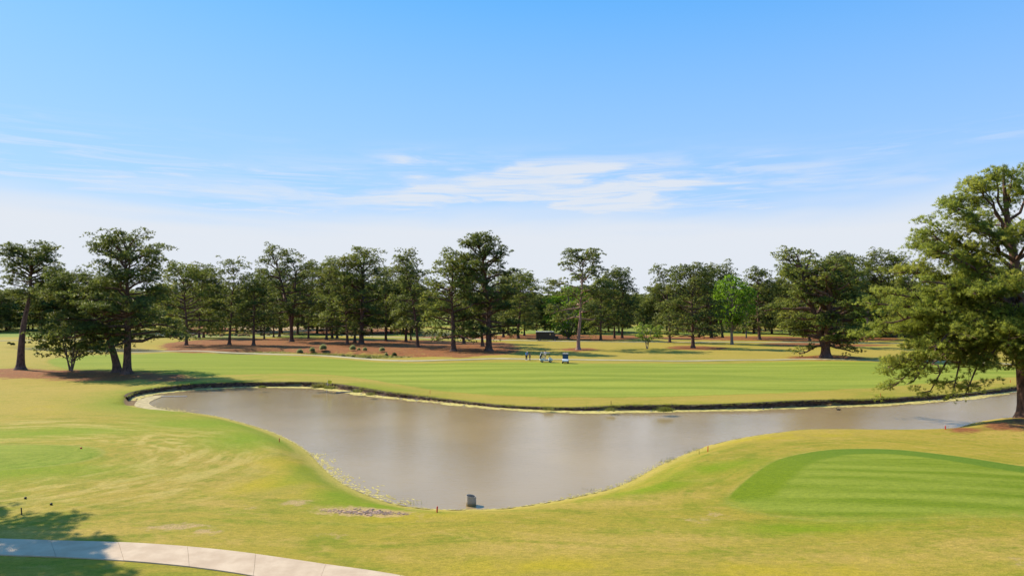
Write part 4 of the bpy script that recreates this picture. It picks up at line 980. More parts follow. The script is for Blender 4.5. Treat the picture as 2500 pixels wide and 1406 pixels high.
def blades(C, n, h, w_, r, spread, lean=.5):
    m = len(C); c = np.repeat(C, n, 0); N = m * n
    off = r.normal(size=(N, 2)) * spread; d = np.concatenate([r.normal(size=(N, 2)) * lean, np.ones((N, 1))], 1); d = nz(d)
    hh = np.repeat(np.broadcast_to(h, (m,)), n) * (.6 + .6 * r.random(N)); b0 = c.copy(); b0[:, :2] += off
    s = nz(np.cross(d, rdir(N, r))) * (w_ * .5)
    V = np.stack([b0 - s, b0 + s, b0 + d * hh[:, None]], 1).reshape(-1, 3)
    vv = np.repeat(np.repeat(r.random(m), n), 3); nn_ = np.repeat(nz(rdir(N, r) * .6 + np.array([0, 0, 1.])), 3, 0)
    return V, np.concatenate([vv[:, None], nn_], 1)
r = np.random.default_rng(31)
pick = r.random(nS) < .85; q = (FLn + FN * (1.08 + .14 * fbm1(su, 50, .12) + .10 * r.normal(size=nS))[:, None])[pick]; q = np.repeat(q, 2, 0) + r.normal(size=(len(q) * 2, 2)) * .15
hh = np.where(fbm1(np.repeat(su[pick], 2), 61, .1) > .1, .30, .14)
C = np.concatenate([q, (T0(q[:, 0], q[:, 1]) - .05)[:, None]], 1); V, v = blades(C, 8, hh, .035, r, .09, .6)
tag(nobj('bank_grass', V, [tri_idx(V)], M_grassb, attrs=LV(v)), 'ragged grass fringe hanging over the far bank', 'grass', kind='stuff')
# taller green tufts on both shores
tp = [(785, 944, .9), (772, 945, .7), (800, 946, .55), (812, 947, .4), (1615, 1001, .5), (1625, 1001, .5), (1632, 1000, .4), (640, 944, .3), (870, 955, .5), (905, 962, .4), (1340, 998, .4), (1490, 1000, .4)]
for (px, py, h_) in tp:
    g_ = G(px, py)
    c = np.array([[g_[0], g_[1], g_[2] - .1]]); V, v = blades(c, 160, h_, .045, r, .28, .35)
    lab = {(785): 'tallest green rush clump on the far bank below the yellow flag', 772: 'rush clump just left of the flag pole foot', 800: 'rush clump just right of the flag pole foot',
           1615: 'left one of three green tufts on the far bank mid pond', 1625: 'middle one of three green tufts on the far bank', 1632: 'right one of three green tufts on the far bank'}.get(px, 'small grass tuft at pond column edge')
    if px in (812, 640, 870, 905, 1340, 1490): lab = {812: 'low tuft at the foot of the yellow flag bank', 640: 'low tuft where the tree shade meets the far bank', 870: 'low tuft beyond the timber plank', 905: 'low tuft by the pale stones on the far bank',
                                                     1340: 'low tuft on the far bank below the carts', 1490: 'low tuft on the far bank beside the thin red stake'}[px]
    tag(nobj('grass_tuft', V, [tri_idx(V)], M_grassb, attrs=LV(v)), lab, 'grass tuft', 'grass tufts on the far bank')
sr = []
for (px, py, n_, h_) in [(1625, 1128, 30, .28), (1640, 1122, 30, .25), (1680, 1105, 25, .2), (1700, 1098, 25, .25), (1545, 1170, 20, .18), (1440, 1196, 15, .22), (1010, 1230, 20, .25), (1800, 1072, 20, .15), (760, 1112, 20, .15)]:
    g_ = G(px, py, WL); sr.append(blades(np.array([[g_[0], g_[1], WL + .02]]), n_, h_, .02, r, .22, .4))
V = np.concatenate([a for a, b_ in sr]); v = np.concatenate([b_ for a, b_ in sr])
tag(nobj('shore_grass', V, [tri_idx(V)], M_grassb, attrs=LV(v)), 'scattered green grass blades at the near waterline', 'grass', kind='stuff')
# ------------------------------------------------------------------ tussocks and shrubs by the ditch
def tussock(px, py, wpx, lab, grp, mt, hk=1.0, n=420, name='round_grass_bush'):
    g_ = G(px, py); s = g_[1] / FPX; R_ = wpx / 2 * s; r_ = np.random.default_rng(int(px * 7 + py)); 
    u = rdir(n, r_); u[:, 2] = np.abs(u[:, 2]) * 1.1 - .1; C = u * R_ * .55 * np.array([1, 1, 1.2 * hk]); C[:, 2] += R_ * .5 * hk
    V, v = leaves(C, u, .05, 4, R_ * .55, R_ * .10, r_, .3)
    hz_, _, _ = carve(np.array([g_[0]]), np.array([g_[1]]), np.array([g_[2]]))
    o = nobj(name, V, [tri_idx(V)], mt, attrs=LV(v)); o.location = (g_[0], g_[1], float(hz_[0])); tag(o, lab, 'bush', grp)
TU = [(732, 857, 17, 'leftmost round grass bush on the straw beside the ditch'), (762, 856, 15, 'second round grass bush from the left beside the ditch'), (789, 855, 19, 'largest round grass bush, third from the left, leaning right'),
      (861, 856, 17, 'round grass bush left of a smaller yellowish one'), (876, 856, 9, 'small yellowish grass bush between two round ones'), (891, 857, 12, 'narrow pale round bush right of the yellowish one'),
      (933, 859, 15, 'tall pale round bush nearest the dark bush'), (943, 861, 9, 'small upright bush touching the tall pale one')]
for px, py, w_, lab in TU: tussock(px, py, w_, lab, 'round grass bushes by the ditch', M_tuft)
tussock(963, 863, 13, 'dark green round bush at the right end of the bush row', 'round grass bushes by the ditch', M_shrub)
for px, py, w_, lab in [(838, 866, 12, 'dark low shrub at the left start of the marshy ditch'), (862, 866, 10, 'low shrub in the ditch under the yellowish bush'), (900, 872, 16, 'wide brown shrub at the near side of the ditch'), (924, 873, 11, 'brown shrub next to the wide one in the ditch'),
                        (957, 872, 12, 'brown shrub before the dark round bush'), (980, 870, 13, 'broad pale shrub right of the dark bush'), (998, 867, 8, 'small shrub on the straw above the ditch end'), (1010, 870, 10, 'low shrub near the right end of the ditch'), (1021, 867, 8, 'dark little shrub at the right end of the ditch'),
                        (22, 840, 9, 'dark shrub by the path left of the bare trunk'), (31, 843, 11, 'second dark shrub left of the bare trunk'), (60, 838, 8, 'dark shrub right of the bare trunk'), (72, 838, 8, 'dark shrub beside the path farther right of the bare trunk')]:
    tussock(px, py, w_, lab, 'low shrubs', M_shrub if px < 850 or px in (1021,) else M_tuftd if px % 2 else M_shrub, .7, 260, 'low_shrub')
for i, px in enumerate([472, 512, 520, 540, 545, 575, 585, 592, 600, 606, 640, 655]):
    tussock(px, 822 - (i % 3), 10 + (i * 5) % 5, 'tan dry grass clump behind the far cart path, %s from the left' % ORD[i], 'dry grass clumps behind the path', M_tuftd, .8, 200, 'dry_grass_clump')
# marsh growth in the ditch
r = np.random.default_rng(41); q = []
while len(q) < 900:
    k = r.integers(len(PD)); c = PD[k] + (PD.mean(0) - PD[k]) * r.random(); c = c + r.normal(size=2) * .6
    q.append(c)
q = np.array(q); dd_ = sdf(q[:, 0], q[:, 1], PD)[0]; q = q[(dd_ < .5) & (q[:, 0] > -80)]
C = np.concatenate([q, np.full((len(q), 1), -.85)], 1); V, v = blades(C, 14, .5, .08, r, .3, .6)
tag(nobj('marsh_grass', V, [tri_idx(V)], M_grassb, attrs=LV(v)), 'green and brown marsh growth in the ditch', 'grass', kind='stuff')

# soil heap of dug clods
r = np.random.default_rng(51); mb = MB(); gs = G(890, 1250)
for i in range(420):
    a = r.random() * 2 - 1; x_ = a * 2.3 * (1 - .1 * r.random()); y_ = r.normal() * .22 * (1 - .5 * abs(a)) - x_ * .13; s_ = r.uniform(.012, .045) * (1.5 - abs(a))
    X_, Y_ = gs[0] + x_, gs[1] + y_; z_ = float(T0(X_, Y_)); pts = []
    z_ = float(carve(np.array([X_]), np.array([Y_]), np.array([z_]))[0][0])
    mb.ell((X_, Y_, z_ + s_ * .3), (s_ * r.uniform(.9, 2.2), s_ * r.uniform(.7, 1.4), s_ * r.uniform(.35, .7)), 5, 4)
tag(mb.build('soil_clods', M_soil), 'loose clods of dug brown soil on the grass by the near shore', 'soil', kind='stuff')
mb = MB()
for i in range(260):
    s_ = r.random() * (nS - 1); c = FLn[int(s_)] + FN[int(s_)] * r.uniform(.1, .95); px_ = 1250 + FPX * c[0] / c[1]
    if not (px_ < 470 or 860 < px_ < 1120 or px_ > 2230 or r.random() < .12): continue
    rr_ = r.uniform(.03, .10); mb.ell((c[0], c[1], WL + .05), (rr_ * 1.5, rr_, rr_ * .8), 5, 4)
tag(mb.build('shore_stones', M_rock), 'pale clods and stones scattered under the far bank', 'stones', kind='stuff')

# ------------------------------------------------------------------ small golf-course things
M_red = simple('red_paint', (.55, .03, .025), .5); M_black = simple('black_rubber', (.012, .012, .013), .5); M_white = simple('white_paint', (.75, .76, .78), .35, .05)
M_yel = simple('yellow_cloth', (.78, .62, .02), .7); M_wood = simple('grey_timber', (.16, .13, .11), .9, .3, 3.); M_pale = simple('pale_timber', (.5, .43, .36), .8)
M_steel, t, b = mat('galvanised_steel'); P_ = t.node('ShaderNodeNewGeometry').outputs['Position']; zz = t.sep(P_)[2]
t.put(b.inputs['Base Color'], t.mix(t.mr(zz, WL + .02, WL + .26), (.20, .14, .05), (.34, .29, .23))); b.inputs['Metallic'].default_value = .1; b.inputs['Roughness'].default_value = .6
def gz(px, py):
    g_ = G(px, py); h_, d_, _ = carve(np.array([g_[0]]), np.array([g_[1]]), np.array([g_[2]])); return g_[0], g_[1], float(h_[0])
for px, py, h_, wd_, lab in [(682, 1067, .30, .03, 'short red stake at the left near shore of the pond'), (1067, 1243, .30, .035, 'red stake at the near shore left of the metal pipe'), (1728, 1094, .42, .03, 'red stake on the right near shore before the tee'),
                             (1707, 1098, .30, .012, 'thin dark rod at the shore left of the tall red stake'), (2308, 1048, .30, .045, 'red stake at the waterline before the giant pine'), (1492, 988, .45, .025, 'thin stake on the far bank in mid frame'),
                             (1050, 962, .5, .02, 'thin reddish stake on the far rough right of the flag'), (2150, 968, .4, .025, 'faint red stake on the far bank below the drooping boughs'), (2467, 934, .4, .025, 'red stake on the far bank close to the giant trunk')]:
    c = gz(px, py); mt = M_black if 'dark rod' in lab or 'thin stake' in lab else M_red
    o = MB().tube([(0, 0, -.1), (0, 0, h_ * .6), (0, 0, h_ * .93), (0, 0, h_)], [wd_, wd_, wd_, wd_ * .35], 6).build('marker_stake', mt, loc=c); o.rotation_euler = (rnd(-.05, .05), rnd(-.05, .05), 0); tag(o, lab, 'stake', 'hazard stakes round the pond')
c = gz(53, 1256); o = MB().tube([(0, 0, -.1), (0, 0, .30), (0, 0, .335), (0, 0, .34)], [.026, .026, .032, .02], 8).build('wooden_post', M_black, loc=c); o.rotation_euler = (0, -.1, 0); tag(o, 'short dark post at the edge of the tree shade lower left', 'post')
for px, py, mt, lab in [(198, 1095, M_red, 'red tee marker on the left tee'), (62, 1217, M_black, 'left black tee marker near the tree shade'), (125, 1232, M_black, 'right black tee marker near the tree shade')]:
    c = gz(px, py); o = MB().ell((0, 0, .05), (.065, .065, .06), 10, 7).tube([(0, 0, -.05), (0, 0, .02)], .015, 6).build('tee_marker', mt, loc=c, smooth=True); tag(o, lab, 'tee marker', 'tee markers')
# corrugated standpipe
c = G(1150, 1233, WL); p = empty('metal_pipe', tuple(c), 0, 'corrugated metal standpipe standing in the water by the near shore', 'pipe')
k = 28; prof_ = []; zt = .50
zs = np.linspace(-.4, zt, 46)
prof_ = [(.265 + .016 * math.sin(z_ * 2 * math.pi / .075), z_) for z_ in zs] + [(.268, zt + .012), (.250, zt + .012)] + [(.245 + .014 * math.sin(z_ * 2 * math.pi / .075), z_) for z_ in zs[::-1]]
V = np.array([(rr_ * math.cos(a), rr_ * math.sin(a), z_ - .035 * math.cos(a + .2) * max(0, z_) * 2) for rr_, z_ in prof_ for a in np.arange(k) * 2 * math.pi / k]); n_ = len(prof_)
ii = np.arange((n_ - 1) * k).reshape(n_ - 1, k); jj = np.roll(ii, -1, 1); nobj('pipe_wall', V, [np.stack([ii, jj, jj + k, ii + k], -1).reshape(-1, 4)], M_steel, p, True)
MB().tube([(.2, -.17, zt - .02), (.22, -.1, zt - .1), (.245, .03, zt - .02)], .018, 5).build('lifting_lug', M_pale, p)
# flag and pole
c = gz(796, 946); fl = empty('golf_flag', c, 0, 'yellow checked flag on a thin pole at the far pond edge', 'flag')
MB().tube([(0, 0, -.2), (.1, 0, 1.0), (.2, 0, 2.35)], [.016, .014, .011], 6).build('pole', M_white, fl)
M_flag, t, b = mat('checked_flag'); uv = t.node('ShaderNodeTexCoord').outputs['Object']; ck = t.node('ShaderNodeTexChecker'); t.put(ck.inputs[0], t.scale(uv, (1, 1, 1))); ck.inputs['Scale'].default_value = 9
t.put(ck.inputs[1], (.8, .66, .03, 1)); t.put(ck.inputs[2], (.10, .085, .01, 1)); t.put(b.inputs['Base Color'], t.mix(.3, (.8, .66, .03), ck.outputs[0]))
V = []; nx_, nz_ = 9, 6
for i in range(nx_):
    for j in range(nz_):
        u = i / (nx_ - 1); V.append((.2 + u * .5, .06 * math.sin(u * 7 + j * .4) * u, 1.95 + j / (nz_ - 1) * .38 - u * .08))
f = [(i * nz_ + j, (i + 1) * nz_ + j, (i + 1) * nz_ + j + 1, i * nz_ + j + 1) for i in range(nx_ - 1) for j in range(nz_ - 1)]
V2 = [(a, b_ + .006, c_) for a, b_, c_ in V]; MB().add(V, f).add(V2, [q_[::-1] for q_ in f]).build('flag_cloth', M_flag, fl, True)
# timbers at the waterline
c = G(842, 958, WL); o = MB().box((0, 0, .05), (2.2, .42, .12), .02).build('timber_plank', M_wood, loc=(c[0], c[1], WL + .02)); o.rotation_euler = (.0, -.02, .35); tag(o, 'dark timber plank lying half in the water below the flag', 'plank')
c = G(425, 968, WL); o = MB().box((0, 0, .05), (3.0, .2, .08), .015).build('timber_plank', M_pale, loc=(c[0], c[1], WL)); o.rotation_euler = (0, 0, .05); tag(o, 'pale board lying in the water at the pond head', 'plank')
def turtle(px, py, lab):
    c = G(px, py, WL); p = empty('floating_duck', tuple(c), rnd(0, 3), lab, 'duck', 'dark ducks on the pond')
    MB().ell((0, 0, .06), (.2, .11, .10), 10, 7).tube([(-.15, 0, .08), (-.27, 0, .13)], [.05, .015], 6).build('body', M_black, p, True)
    MB().tube([(.13, 0, .08), (.18, 0, .17), (.17, 0, .22)], [.045, .032, .03], 6).ell((.19, 0, .24), (.05, .035, .035), 8, 6).tube([(.23, 0, .235), (.29, 0, .225)], [.018, .008], 5).build('head', M_black, p, True)
turtle(2047, 1001, 'dark duck on the water close to the far bank'); turtle(1793, 999, 'dark duck at the foot of the far bank, left of the other')

# ------------------------------------------------------------------ golf carts
M_seat = simple('beige_vinyl', (.55, .45, .32), .6); M_glass, t, b = mat('tinted_glass'); b.inputs['Base Color'].default_value = (.03, .035, .05, 1); b.inputs['Roughness'].default_value = .08; b.inputs['Specular IOR Level'].default_value = .6
M_cartb = simple('pale_blue_body', (.60, .66, .68), .3, .05, spec=.5); M_cartw = simple('white_body', (.80, .77, .74), .3, .05, spec=.5); M_navy = simple('navy', (.02, .025, .05), .6); M_chrome = simple('chrome', (.3, .3, .32), .3, .05, metal=.9)
M_roof = simple('cart_roof', (.30, .27, .24), .5)
def wheel(parent, c, r_, w_, ax='y'):
    e = link(bpy.data.objects.new('wheel', None), parent); e.location = c
    mb = MB(); k = 18; pts = [(r_ * .62, -w_ / 2), (r_ * .92, -w_ / 2), (r_, -w_ * .3), (r_, w_ * .3), (r_ * .92, w_ / 2), (r_ * .62, w_ / 2)]
    v = []; f = []
    for i in range(k):
        a = 2 * math.pi * i / k
        for rr_, yy_ in pts: v.append((rr_ * math.cos(a), yy_, rr_ * math.sin(a)))
    n = len(pts)
    for i in range(k):
        for j in range(n): f.append((i * n + j, i * n + (j + 1) % n, ((i + 1) % k) * n + (j + 1) % n, ((i + 1) % k) * n + j))
    mb.add(v, f).build('tyre', M_black, e, True)
    MB().tube([(0, -w_ * .38, 0), (0, w_ * .38, 0)], r_ * .62, 14).tube([(0, -w_ * .5, 0), (0, w_ * .5, 0)], r_ * .2, 10).build('rim', M_chrome, e)
def golf_cart(loc, rz, lab, body, roofm=None):
    """faces +x"""
    p = empty('golf_cart', loc, rz, lab, 'golf cart', 'golf carts on the fairway')
    MB().prism([(-1.15, .34), (-.45, .34), (-.40, .26), (.42, .26), (.50, .34), (1.12, .34), (1.22, .42), (1.20, .60), (1.02, .80), (.72, .90), (.60, .86), (.50, .42), (-.30, .40), (-.34, .66), (-.70, .72), (-1.12, .66), (-1.20, .52)], -.56, .56).build('body', body, p)
    MB().box((0, 0, .33), (1.9, .9, .10)).box((.08, 0, .43), (.72, 1.1, .03)).build('chassis', M_black, p)
    MB().box((-.30, 0, .78), (.50, 1.04, .14), .04).build('seat', M_seat, p); o = MB().box((0, 0, .22), (.12, 1.04, .42), .04).build('backrest', M_seat, p, loc=(-.56, 0, .80)); o.rotation_euler = (0, -.15, 0)
    MB().box((-.1, 0, 1.80), (1.75, 1.12, .07), .03).build('roof', roofm or M_roof, p)
    for sx, sx2 in ((.72, .55), (-.72, -.80)):
        for sy in (-.50, .50): MB().tube([(sx, sy, .7), (sx2, sy, 1.78)], .02, 6).build('roof_post', M_black, p)
    V = [(.80, -.50, .88), (.80, .50, .88), (.58, .50, 1.76), (.58, -.50, 1.76), (.79, -.50, .88), (.79, .50, .88), (.57, .50, 1.76), (.57, -.50, 1.76)]
    MB().add(V, [(0, 1, 2, 3), (7, 6, 5, 4), (0, 3, 7, 4), (1, 5, 6, 2), (3, 2, 6, 7), (0, 4, 5, 1)]).build('windscreen', M_glass, p)
    MB().box((1.21, 0, .36), (.08, 1.05, .16), .02).build('front_bumper', M_navy, p)
    for sy in (-.4, .4): MB().ell((1.15, sy, .60), (.07, .10, .07), 8, 6).build('headlight', M_chrome, p, True)
    th = [(.52 + .10 * math.sin(a) * .3, .28 + .17 * math.cos(a), 1.0 + .15 * math.sin(a)) for a in np.linspace(0, 6.283, 13)]
    MB().tube(th, .016, 5, False).tube([(.62, .28, .78), (.53, .28, 1.0)], .02, 6).build('steering_wheel', M_black, p)
    for sx in (-.82, .80):
        for sy in (-.50, .50): wheel(p, (sx, sy, .235), .235, .2)
    MB().box((-1.1, 0, .78), (.28, .95, .06)).tube([(-1.2, -.45, .8), (-1.2, -.45, 1.1), (-1.2, .45, 1.1), (-1.2, .45, .8)], .02, 6).build('bag_rack', M_black, p)
    return p
def golf_bag(loc, rz, lab, mt, tilt=.2):
    p = empty('golf_bag', loc, rz, lab, 'golf bag', 'golf bags on the carts'); p.rotation_euler = (0, tilt, rz)
    MB().tube([(0, 0, 0), (0, 0, .05), (0, 0, .5), (0, 0, .82), (0, 0, .88)], [.11, .13, .12, .13, .14], 10).box((-.12, 0, .35), (.1, .2, .4), .02).build('bag', mt, p, True)
    for i in range(5):
        a = i * 1.25; x_, y_ = .07 * math.cos(a), .07 * math.sin(a); h_ = 1.0 + .06 * (i % 3)
        MB().tube([(x_, y_, .8), (x_ * 1.3, y_ * 1.3, h_)], .008, 4).ell((x_ * 1.3 - .03, y_ * 1.3, h_ + .02), (.05, .025, .035), 6, 4).build('club', M_chrome if i % 2 else M_white, p)
c1 = gz(1333, 884); golf_cart(c1, .06, 'pale blue golf cart side-on with golf bags at its rear', M_cartb, M_roof)
ca, sa = math.cos(.06), math.sin(.06)
def onc(c, rz, x_, y_, z_): return (c[0] + x_ * math.cos(rz) - y_ * math.sin(rz), c[1] + x_ * math.sin(rz) + y_ * math.cos(rz), c[2] + z_)
golf_bag(onc(c1, .06, -1.06, -.24, .80), .06, 'dark golf bag nearest the viewer on the side-on cart', M_navy)
golf_bag(onc(c1, .06, -1.06, .26, .80), .06, 'light golf bag on the far side of the side-on cart', M_white)
c2 = gz(1380.5, 886.5); rz2 = -math.pi / 2 - .12; golf_cart(c2, rz2, 'white golf cart facing the camera with tinted windscreen', M_cartw, M_roof)
golf_bag(onc(c2, rz2, -1.06, -.24, .80), rz2, 'dark golf bag behind the front-facing cart', M_navy); golf_bag(onc(c2, rz2, -1.06, .26, .80), rz2, 'red golf bag behind the front-facing cart', simple('dark_red', (.13, .015, .02), .6))

# ------------------------------------------------------------------ people
M_skin = simple('skin', (.45, .26, .19), .6, .05); M_hair = simple('dark_hair', (.02, .013, .01), .7)
def skin_obj(name, verts, edges, rads, mt, parent, root=0, sub=2):
    me = bpy.data.meshes.new(name); me.from_pydata(verts, edges, []); me.materials.append(mt); o = link(bpy.data.objects.new(name, me), parent)
    md = o.modifiers.new('skin', 'SKIN'); md.use_smooth_shade = True; ss = o.modifiers.new('sub', 'SUBSURF'); ss.levels = sub; ss.render_levels = sub
    for i, rr_ in enumerate(rads):
        d = me.skin_vertices[0].data[i]; d.radius = rr_ if isinstance(rr_, tuple) else (rr_, rr_); d.use_root = (i == root)
    return o
def person(loc, rz, lab, shirt, trousers, shoes, cap=None, pose='stand', sc=1.0):
    """faces -y locally; z up"""
    p = empty('person', loc, rz, lab, 'person'); p.scale = (sc,) * 3
    sit = pose == 'sit'; hz = .92 if not sit else .0
    lean = {'stand': 0., 'putt': .22, 'sit': .03}[pose]
    pel = Vector((0, 0, hz)); ch = pel + Vector((0, -lean * .45, .34)); nk = pel + Vector((0, -lean * .9, .56)); hd = nk + Vector((0, -lean * .5 - .01, .10)); tp = hd + Vector((0, -.01 - lean * .1, .13))
    J = dict(pel=pel, waist=pel + Vector((0, -lean * .2, .16)), ch=ch, nk=nk, hd=hd, tp=tp)
    R_ = dict(pel=(.15, .11), waist=(.14, .10), ch=(.17, .115), nk=.055, hd=(.082, .095), tp=(.07, .08))
    E = [('pel', 'waist'), ('waist', 'ch'), ('ch', 'nk'), ('nk', 'hd'), ('hd', 'tp')]
    for s, n in ((-1, 'l'), (1, 'r')):
        hip = pel + Vector((.09 * s, 0, -.06))
        if sit: knee = pel + Vector((.12 * s, -.45, .0)); ank = knee + Vector((0, -.06, -.42)); toe = ank + Vector((0, -.18, -.05))
        else: knee = pel + Vector((.10 * s, -.03, -.45)); ank = pel + Vector((.11 * s, .02, -.84)); toe = ank + Vector((.02 * s, -.18, -.05))
        J['k' + n] = knee; J['a' + n] = ank; J['t' + n] = toe; J['h' + n] = hip
        R_['h' + n] = .095; R_['k' + n] = .06; R_['a' + n] = .042; R_['t' + n] = .035
        E += [('pel', 'h' + n), ('h' + n, 'k' + n), ('k' + n, 'a' + n), ('a' + n, 't' + n)]
        sh = ch + Vector((.19 * s, -lean * .2, .13))
        if pose == 'putt': el = sh + Vector((.0 * s, -.14, -.26)); wr = Vector((.045 * s, el.y - .12, el.z - .22))
        elif sit: el = sh + Vector((.05 * s, -.08, -.27)); wr = el + Vector((-.06 * s, -.24, .02))
        else: el = sh + Vector((.06 * s, .02, -.28)); wr = el + Vector((.01 * s, -.08, -.25))
        J['s' + n] = sh; J['e' + n] = el; J['w' + n] = wr; R_['s' + n] = .062; R_['e' + n] = .044; R_['w' + n] = .028
        hd2 = (wr - el).normalized(); pm = wr + hd2 * .09; J['m' + n] = pm; R_['m' + n] = (.040, .018)
        E += [('ch', 's' + n), ('s' + n, 'e' + n), ('e' + n, 'w' + n), ('w' + n, 'm' + n)]
    ks = list(J); ix = {k_: i for i, k_ in enumerate(ks)}
    skin_obj('body', [tuple(J[k_]) for k_ in ks], [(ix[a], ix[b_]) for a, b_ in E], [R_[k_] for k_ in ks], M_skin, p)
    # fingers: five short bent chains on each palm
    mb = MB()
    for n, s in (('l', -1), ('r', 1)):
        d = (J['m' + n] - J['w' + n]).normalized(); a = Vector((0, 0, 1)).cross(d); a = (a.normalized() if a.length > .1 else Vector((1, 0, 0))); c_ = d.cross(a)
        for i in range(4):
            b0_ = J['m' + n] + a * (i - 1.5) * .019; L_ = (.062, .075, .07, .055)[i]
            mb.tube([b0_ - d * .02, b0_ + d * L_ * .5, b0_ + d * L_ * .85 + c_ * .02, b0_ + d * L_ * .95 + c_ * .04], [.010, .009, .008, .006], 6)
        mb.tube([J['w' + n] + d * .03, J['w' + n] + d * .05 + a * .04, J['w' + n] + d * .09 + a * .048 + c_ * .015], [.012, .011, .008], 6)
    # face
    hv = J['hd']; mb.tube([hv + Vector((0, -.085, .05)), hv + Vector((0, -.115, .01)), hv + Vector((0, -.085, .0))], [.008, .014, .008], 6)
    for s in (-1, 1): mb.ell(tuple(hv + Vector((.083 * s, 0, .02))), (.012, .022, .032), 6, 5)
    mb.build('hands_and_features', M_skin, p, True)
    mb = MB()
    for s in (-1, 1): mb.ell(tuple(hv + Vector((.032 * s, -.088, .035))), (.012, .008, .008), 6, 4)
    mb.box(tuple(hv + Vector((0, -.09, -.035))), (.045, .01, .008)); mb.build('eyes_and_mouth', M_hair, p)
    def sub(keys, edges, grow, name, mt, ov={}):
        jx = {k_: i for i, k_ in enumerate(keys)}
        rr_ = [tuple(q + grow for q in (R_[k_] if isinstance(R_[k_], tuple) else (R_[k_], R_[k_]))) for k_ in keys]
        skin_obj(name, [tuple(ov.get(k_, J[k_])) for k_ in keys], [(jx[a], jx[b_]) for a, b_ in edges], rr_, mt, p)
    sub(['pel', 'waist', 'ch', 'sl', 'el', 'sr', 'er'], [('pel', 'waist'), ('waist', 'ch'), ('ch', 'sl'), ('sl', 'el'), ('ch', 'sr'), ('sr', 'er')], .022, 'shirt', shirt)
    sub(['pel', 'hl', 'kl', 'al', 'hr', 'kr', 'ar'], [('pel', 'hl'), ('hl', 'kl'), ('kl', 'al'), ('pel', 'hr'), ('hr', 'kr'), ('kr', 'ar')], .018, 'trousers', trousers, {'pel': J['pel'] + Vector((0, 0, -.03))})
    for n in 'lr': MB().ell(tuple((J['a' + n] + J['t' + n]) / 2 + Vector((0, -.01, -.03))), (.055, .145, .05), 10, 6).build('shoe', shoes, p, True)
    if cap: MB().ell(tuple(hv + Vector((0, 0, .09))), (.105, .115, .075), 12, 8).box(tuple(hv + Vector((0, -.15, .075))), (.14, .12, .015)).build('cap', cap, p, True)
    else: MB().ell(tuple(hv + Vector((0, .02, .07))), (.098, .11, .09), 12, 8).build('hair', M_hair, p, True)
    return p
c = gz(1285, 879.5)
person(c, .5, 'person in bright blue shirt, black trousers and white cap bending over a putt', simple('blue_shirt', (.02, .28, .75), .7), M_navy, M_white, M_white, 'putt', 1.02)
MB().tube([(.0, -.42, .62), (.0, -.62, .03)], .009, 5).box((.0, -.62, .02), (.12, .03, .03)).build('golf_club', M_chrome, None, loc=c)
bpy.data.objects['golf_club'].rotation_euler = (0, 0, .5); tag(bpy.data.objects['golf_club'], 'thin metal putter held by the person in blue', 'golf club')
c = gz(1293.5, 880); person(c, 1.2, 'person in dark red shirt standing right of the one in blue', simple('maroon_shirt', (.09, .015, .02), .7), simple('charcoal', (.07, .065, .07), .7), M_navy, None, 'stand', .93)
c = gz(1331, 877); person(c, -.4, 'person in pale shirt standing behind the side-on golf cart', simple('pale_shirt', (.62, .60, .58), .7), simple('khaki', (.42, .33, .15), .7), M_white, None, 'stand', 1.04)
person(onc(c2, rz2, -.33, .28, .90), rz2 + math.pi / 2, 'person in dark red shirt seated in the front-facing cart', simple('red_shirt', (.16, .02, .03), .7), M_navy, M_black, None, 'sit', .9)

# ------------------------------------------------------------------ delivery truck
M_trk = simple('near_black_brown', (.018, .013, .012), .45, .1, 1., spec=.4); M_gold = simple('gold_emblem', (.55, .40, .16), .5); M_roofw = simple('white_roof', (.85, .84, .82), .5, .03)
g_ = gz(1333, 832); p = empty('delivery_truck', g_, 0, 'black box delivery truck with white roof parked on the far path', 'truck')
V = MB().prism([(-3.3, .55), (3.1, .55), (3.1, 1.5), (2.55, 3.0), (2.2, 3.02), (-3.3, 3.02)], -1.1, 1.1).build('cargo_body', M_trk, p)
MB().prism([(3.102, .6), (4.05, .6), (4.12, .9), (4.0, 1.45), (3.102, 1.62)], -1.0, 1.0).build('bonnet', M_trk, p)
MB().prism([(-3.32, 3.024), (2.45, 3.024), (2.60, 2.98), (2.66, 3.06), (2.4, 3.16), (-3.28, 3.16)], -1.12, 1.12).build('roof', M_roofw, p)
MB().add([(3.12, -.95, 1.62), (3.12, .95, 1.62), (2.64, .95, 2.9), (2.64, -.95, 2.9), (3.09, -.95, 1.6), (3.09, .95, 1.6), (2.6, .95, 2.88), (2.6, -.95, 2.88)], [(0, 1, 2, 3), (7, 6, 5, 4), (0, 3, 7, 4), (1, 5, 6, 2), (3, 2, 6, 7), (0, 4, 5, 1)]).build('windscreen', M_glass, p)
MB().box((2.35, -1.103, 2.2), (.6, .012, .9)).build('door_window', M_glass, p)
MB().box((2.3, -1.104, 1.75), (.9, .01, 2.3), 0).build('side_door', M_black, p) if False else None
for zz_ in (1.35, 2.0): MB().box((-.6, -1.105, zz_), (5.2, .02, .05)).build('trim_strip', simple('trim', (.05, .045, .04), .4), p)
em = [(-.22, .28), (.22, .28), (.24, .05), (.14, -.18), (0, -.30), (-.14, -.18), (-.24, .05)]
MB().add([(x_ + 1.35, -1.112, z_ + 2.15) for x_, z_ in em] + [(x_ + 1.35, -1.101, z_ + 2.15) for x_, z_ in em], [tuple(range(7)), tuple(range(13, 6, -1))] + [(i, i + 7, (i + 1) % 7 + 7, (i + 1) % 7) for i in range(7)]).build('shield_emblem', M_gold, p)
MB().box((3.3, -1.22, 2.15), (.06, .16, .34), .01).tube([(3.1, -1.05, 2.1), (3.3, -1.2, 2.15)], .02, 5).build('mirror', M_white, p)
for sx in (-2.2, 2.9):
    for sy in (-.95, .95): wheel(p, (sx, sy, .42), .42, .28)
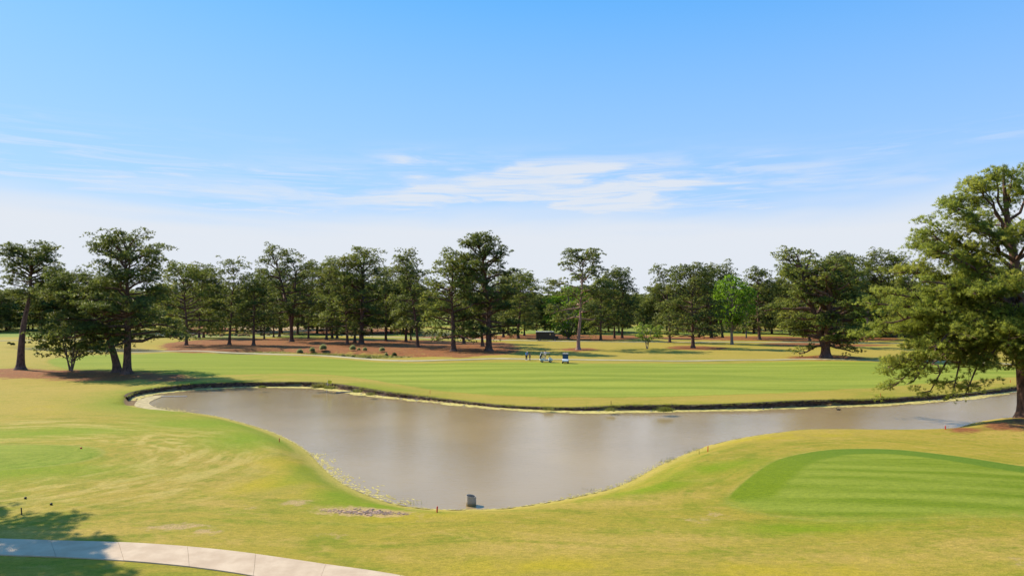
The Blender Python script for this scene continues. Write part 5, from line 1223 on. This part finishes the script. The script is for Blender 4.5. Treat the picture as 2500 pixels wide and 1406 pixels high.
MB().box((-3.36, 0, .55), (.12, 2.1, .18)).box((4.14, 0, .6), (.1, 2.0, .2)).build('bumper', M_black, p)
for sy in (-.7, .7): MB().ell((4.08, sy, 1.0), (.05, .12, .12), 8, 6).build('headlight', M_chrome, p, True)

# ------------------------------------------------------------------ parked cars far behind the trees
def car(loc, rz, lab, mt):
    p = empty('parked_car', loc, rz, lab, 'car', 'cars in the far parking lot')
    MB().prism([(-2.2, .35), (2.2, .35), (2.28, .6), (2.15, .82), (1.2, .95), (-1.9, .98), (-2.25, .85)], -.88, .88).build('body', mt, p)
    MB().prism([(-1.7, .965), (1.15, .945), (.45, 1.40), (-1.15, 1.42)], -.76, .76).build('windows', M_glass, p)
    MB().prism([(-1.12, 1.425), (.42, 1.405), (.35, 1.47), (-1.0, 1.49)], -.70, .70).build('roof', mt, p)
    for sx in (-1.35, 1.4):
        for sy in (-.8, .8): wheel(p, (sx, sy, .33), .33, .2)
cm = {'white': M_white, 'blue': simple('blue_car_paint', (.03, .07, .28), .25, .03, spec=.6), 'silver': simple('silver_car_paint', (.45, .47, .5), .25, .03, spec=.6), 'black': simple('black_car_paint', (.02, .02, .025), .25, .03, spec=.6), 'dark blue': simple('navy_car_paint', (.015, .03, .12), .25, .03, spec=.6)}
cars = [(676, 'white', 'leftmost white car beyond the trees'), (690, 'blue', 'blue car just left of the forked pine trunk'), (702, 'silver', 'silver car behind the forked pine'), (728, 'dark blue', 'dark blue car right of the forked pine'), (742, 'blue', 'blue car with bright roof in the lot'),
        (757, 'white', 'white car beside the straight dark trunk'), (772, 'black', 'black car between the straight trunks'), (788, 'white', 'white car left of the close trunk pair'), (803, 'silver', 'silver car behind the close trunk pair'), (820, 'black', 'black car behind the drooping pine'),
        (836, 'white', 'white car at the middle of the lot'), (892, 'white', 'white car right of the thick double trunk'), (906, 'dark blue', 'dark blue car right of the thick double trunk'), (921, 'white', 'pale car left of the thin open pine'), (938, 'black', 'rightmost dark car in the far lot')]
for px, cn_, lab in cars:
    g_ = G(px, 787.2); car((g_[0], g_[1], g_[2] + .17), random.choice([1.4, 1.57, 1.7, .3, 2.9]) + rnd(-.1, .1), lab, cm[cn_])
print('done')
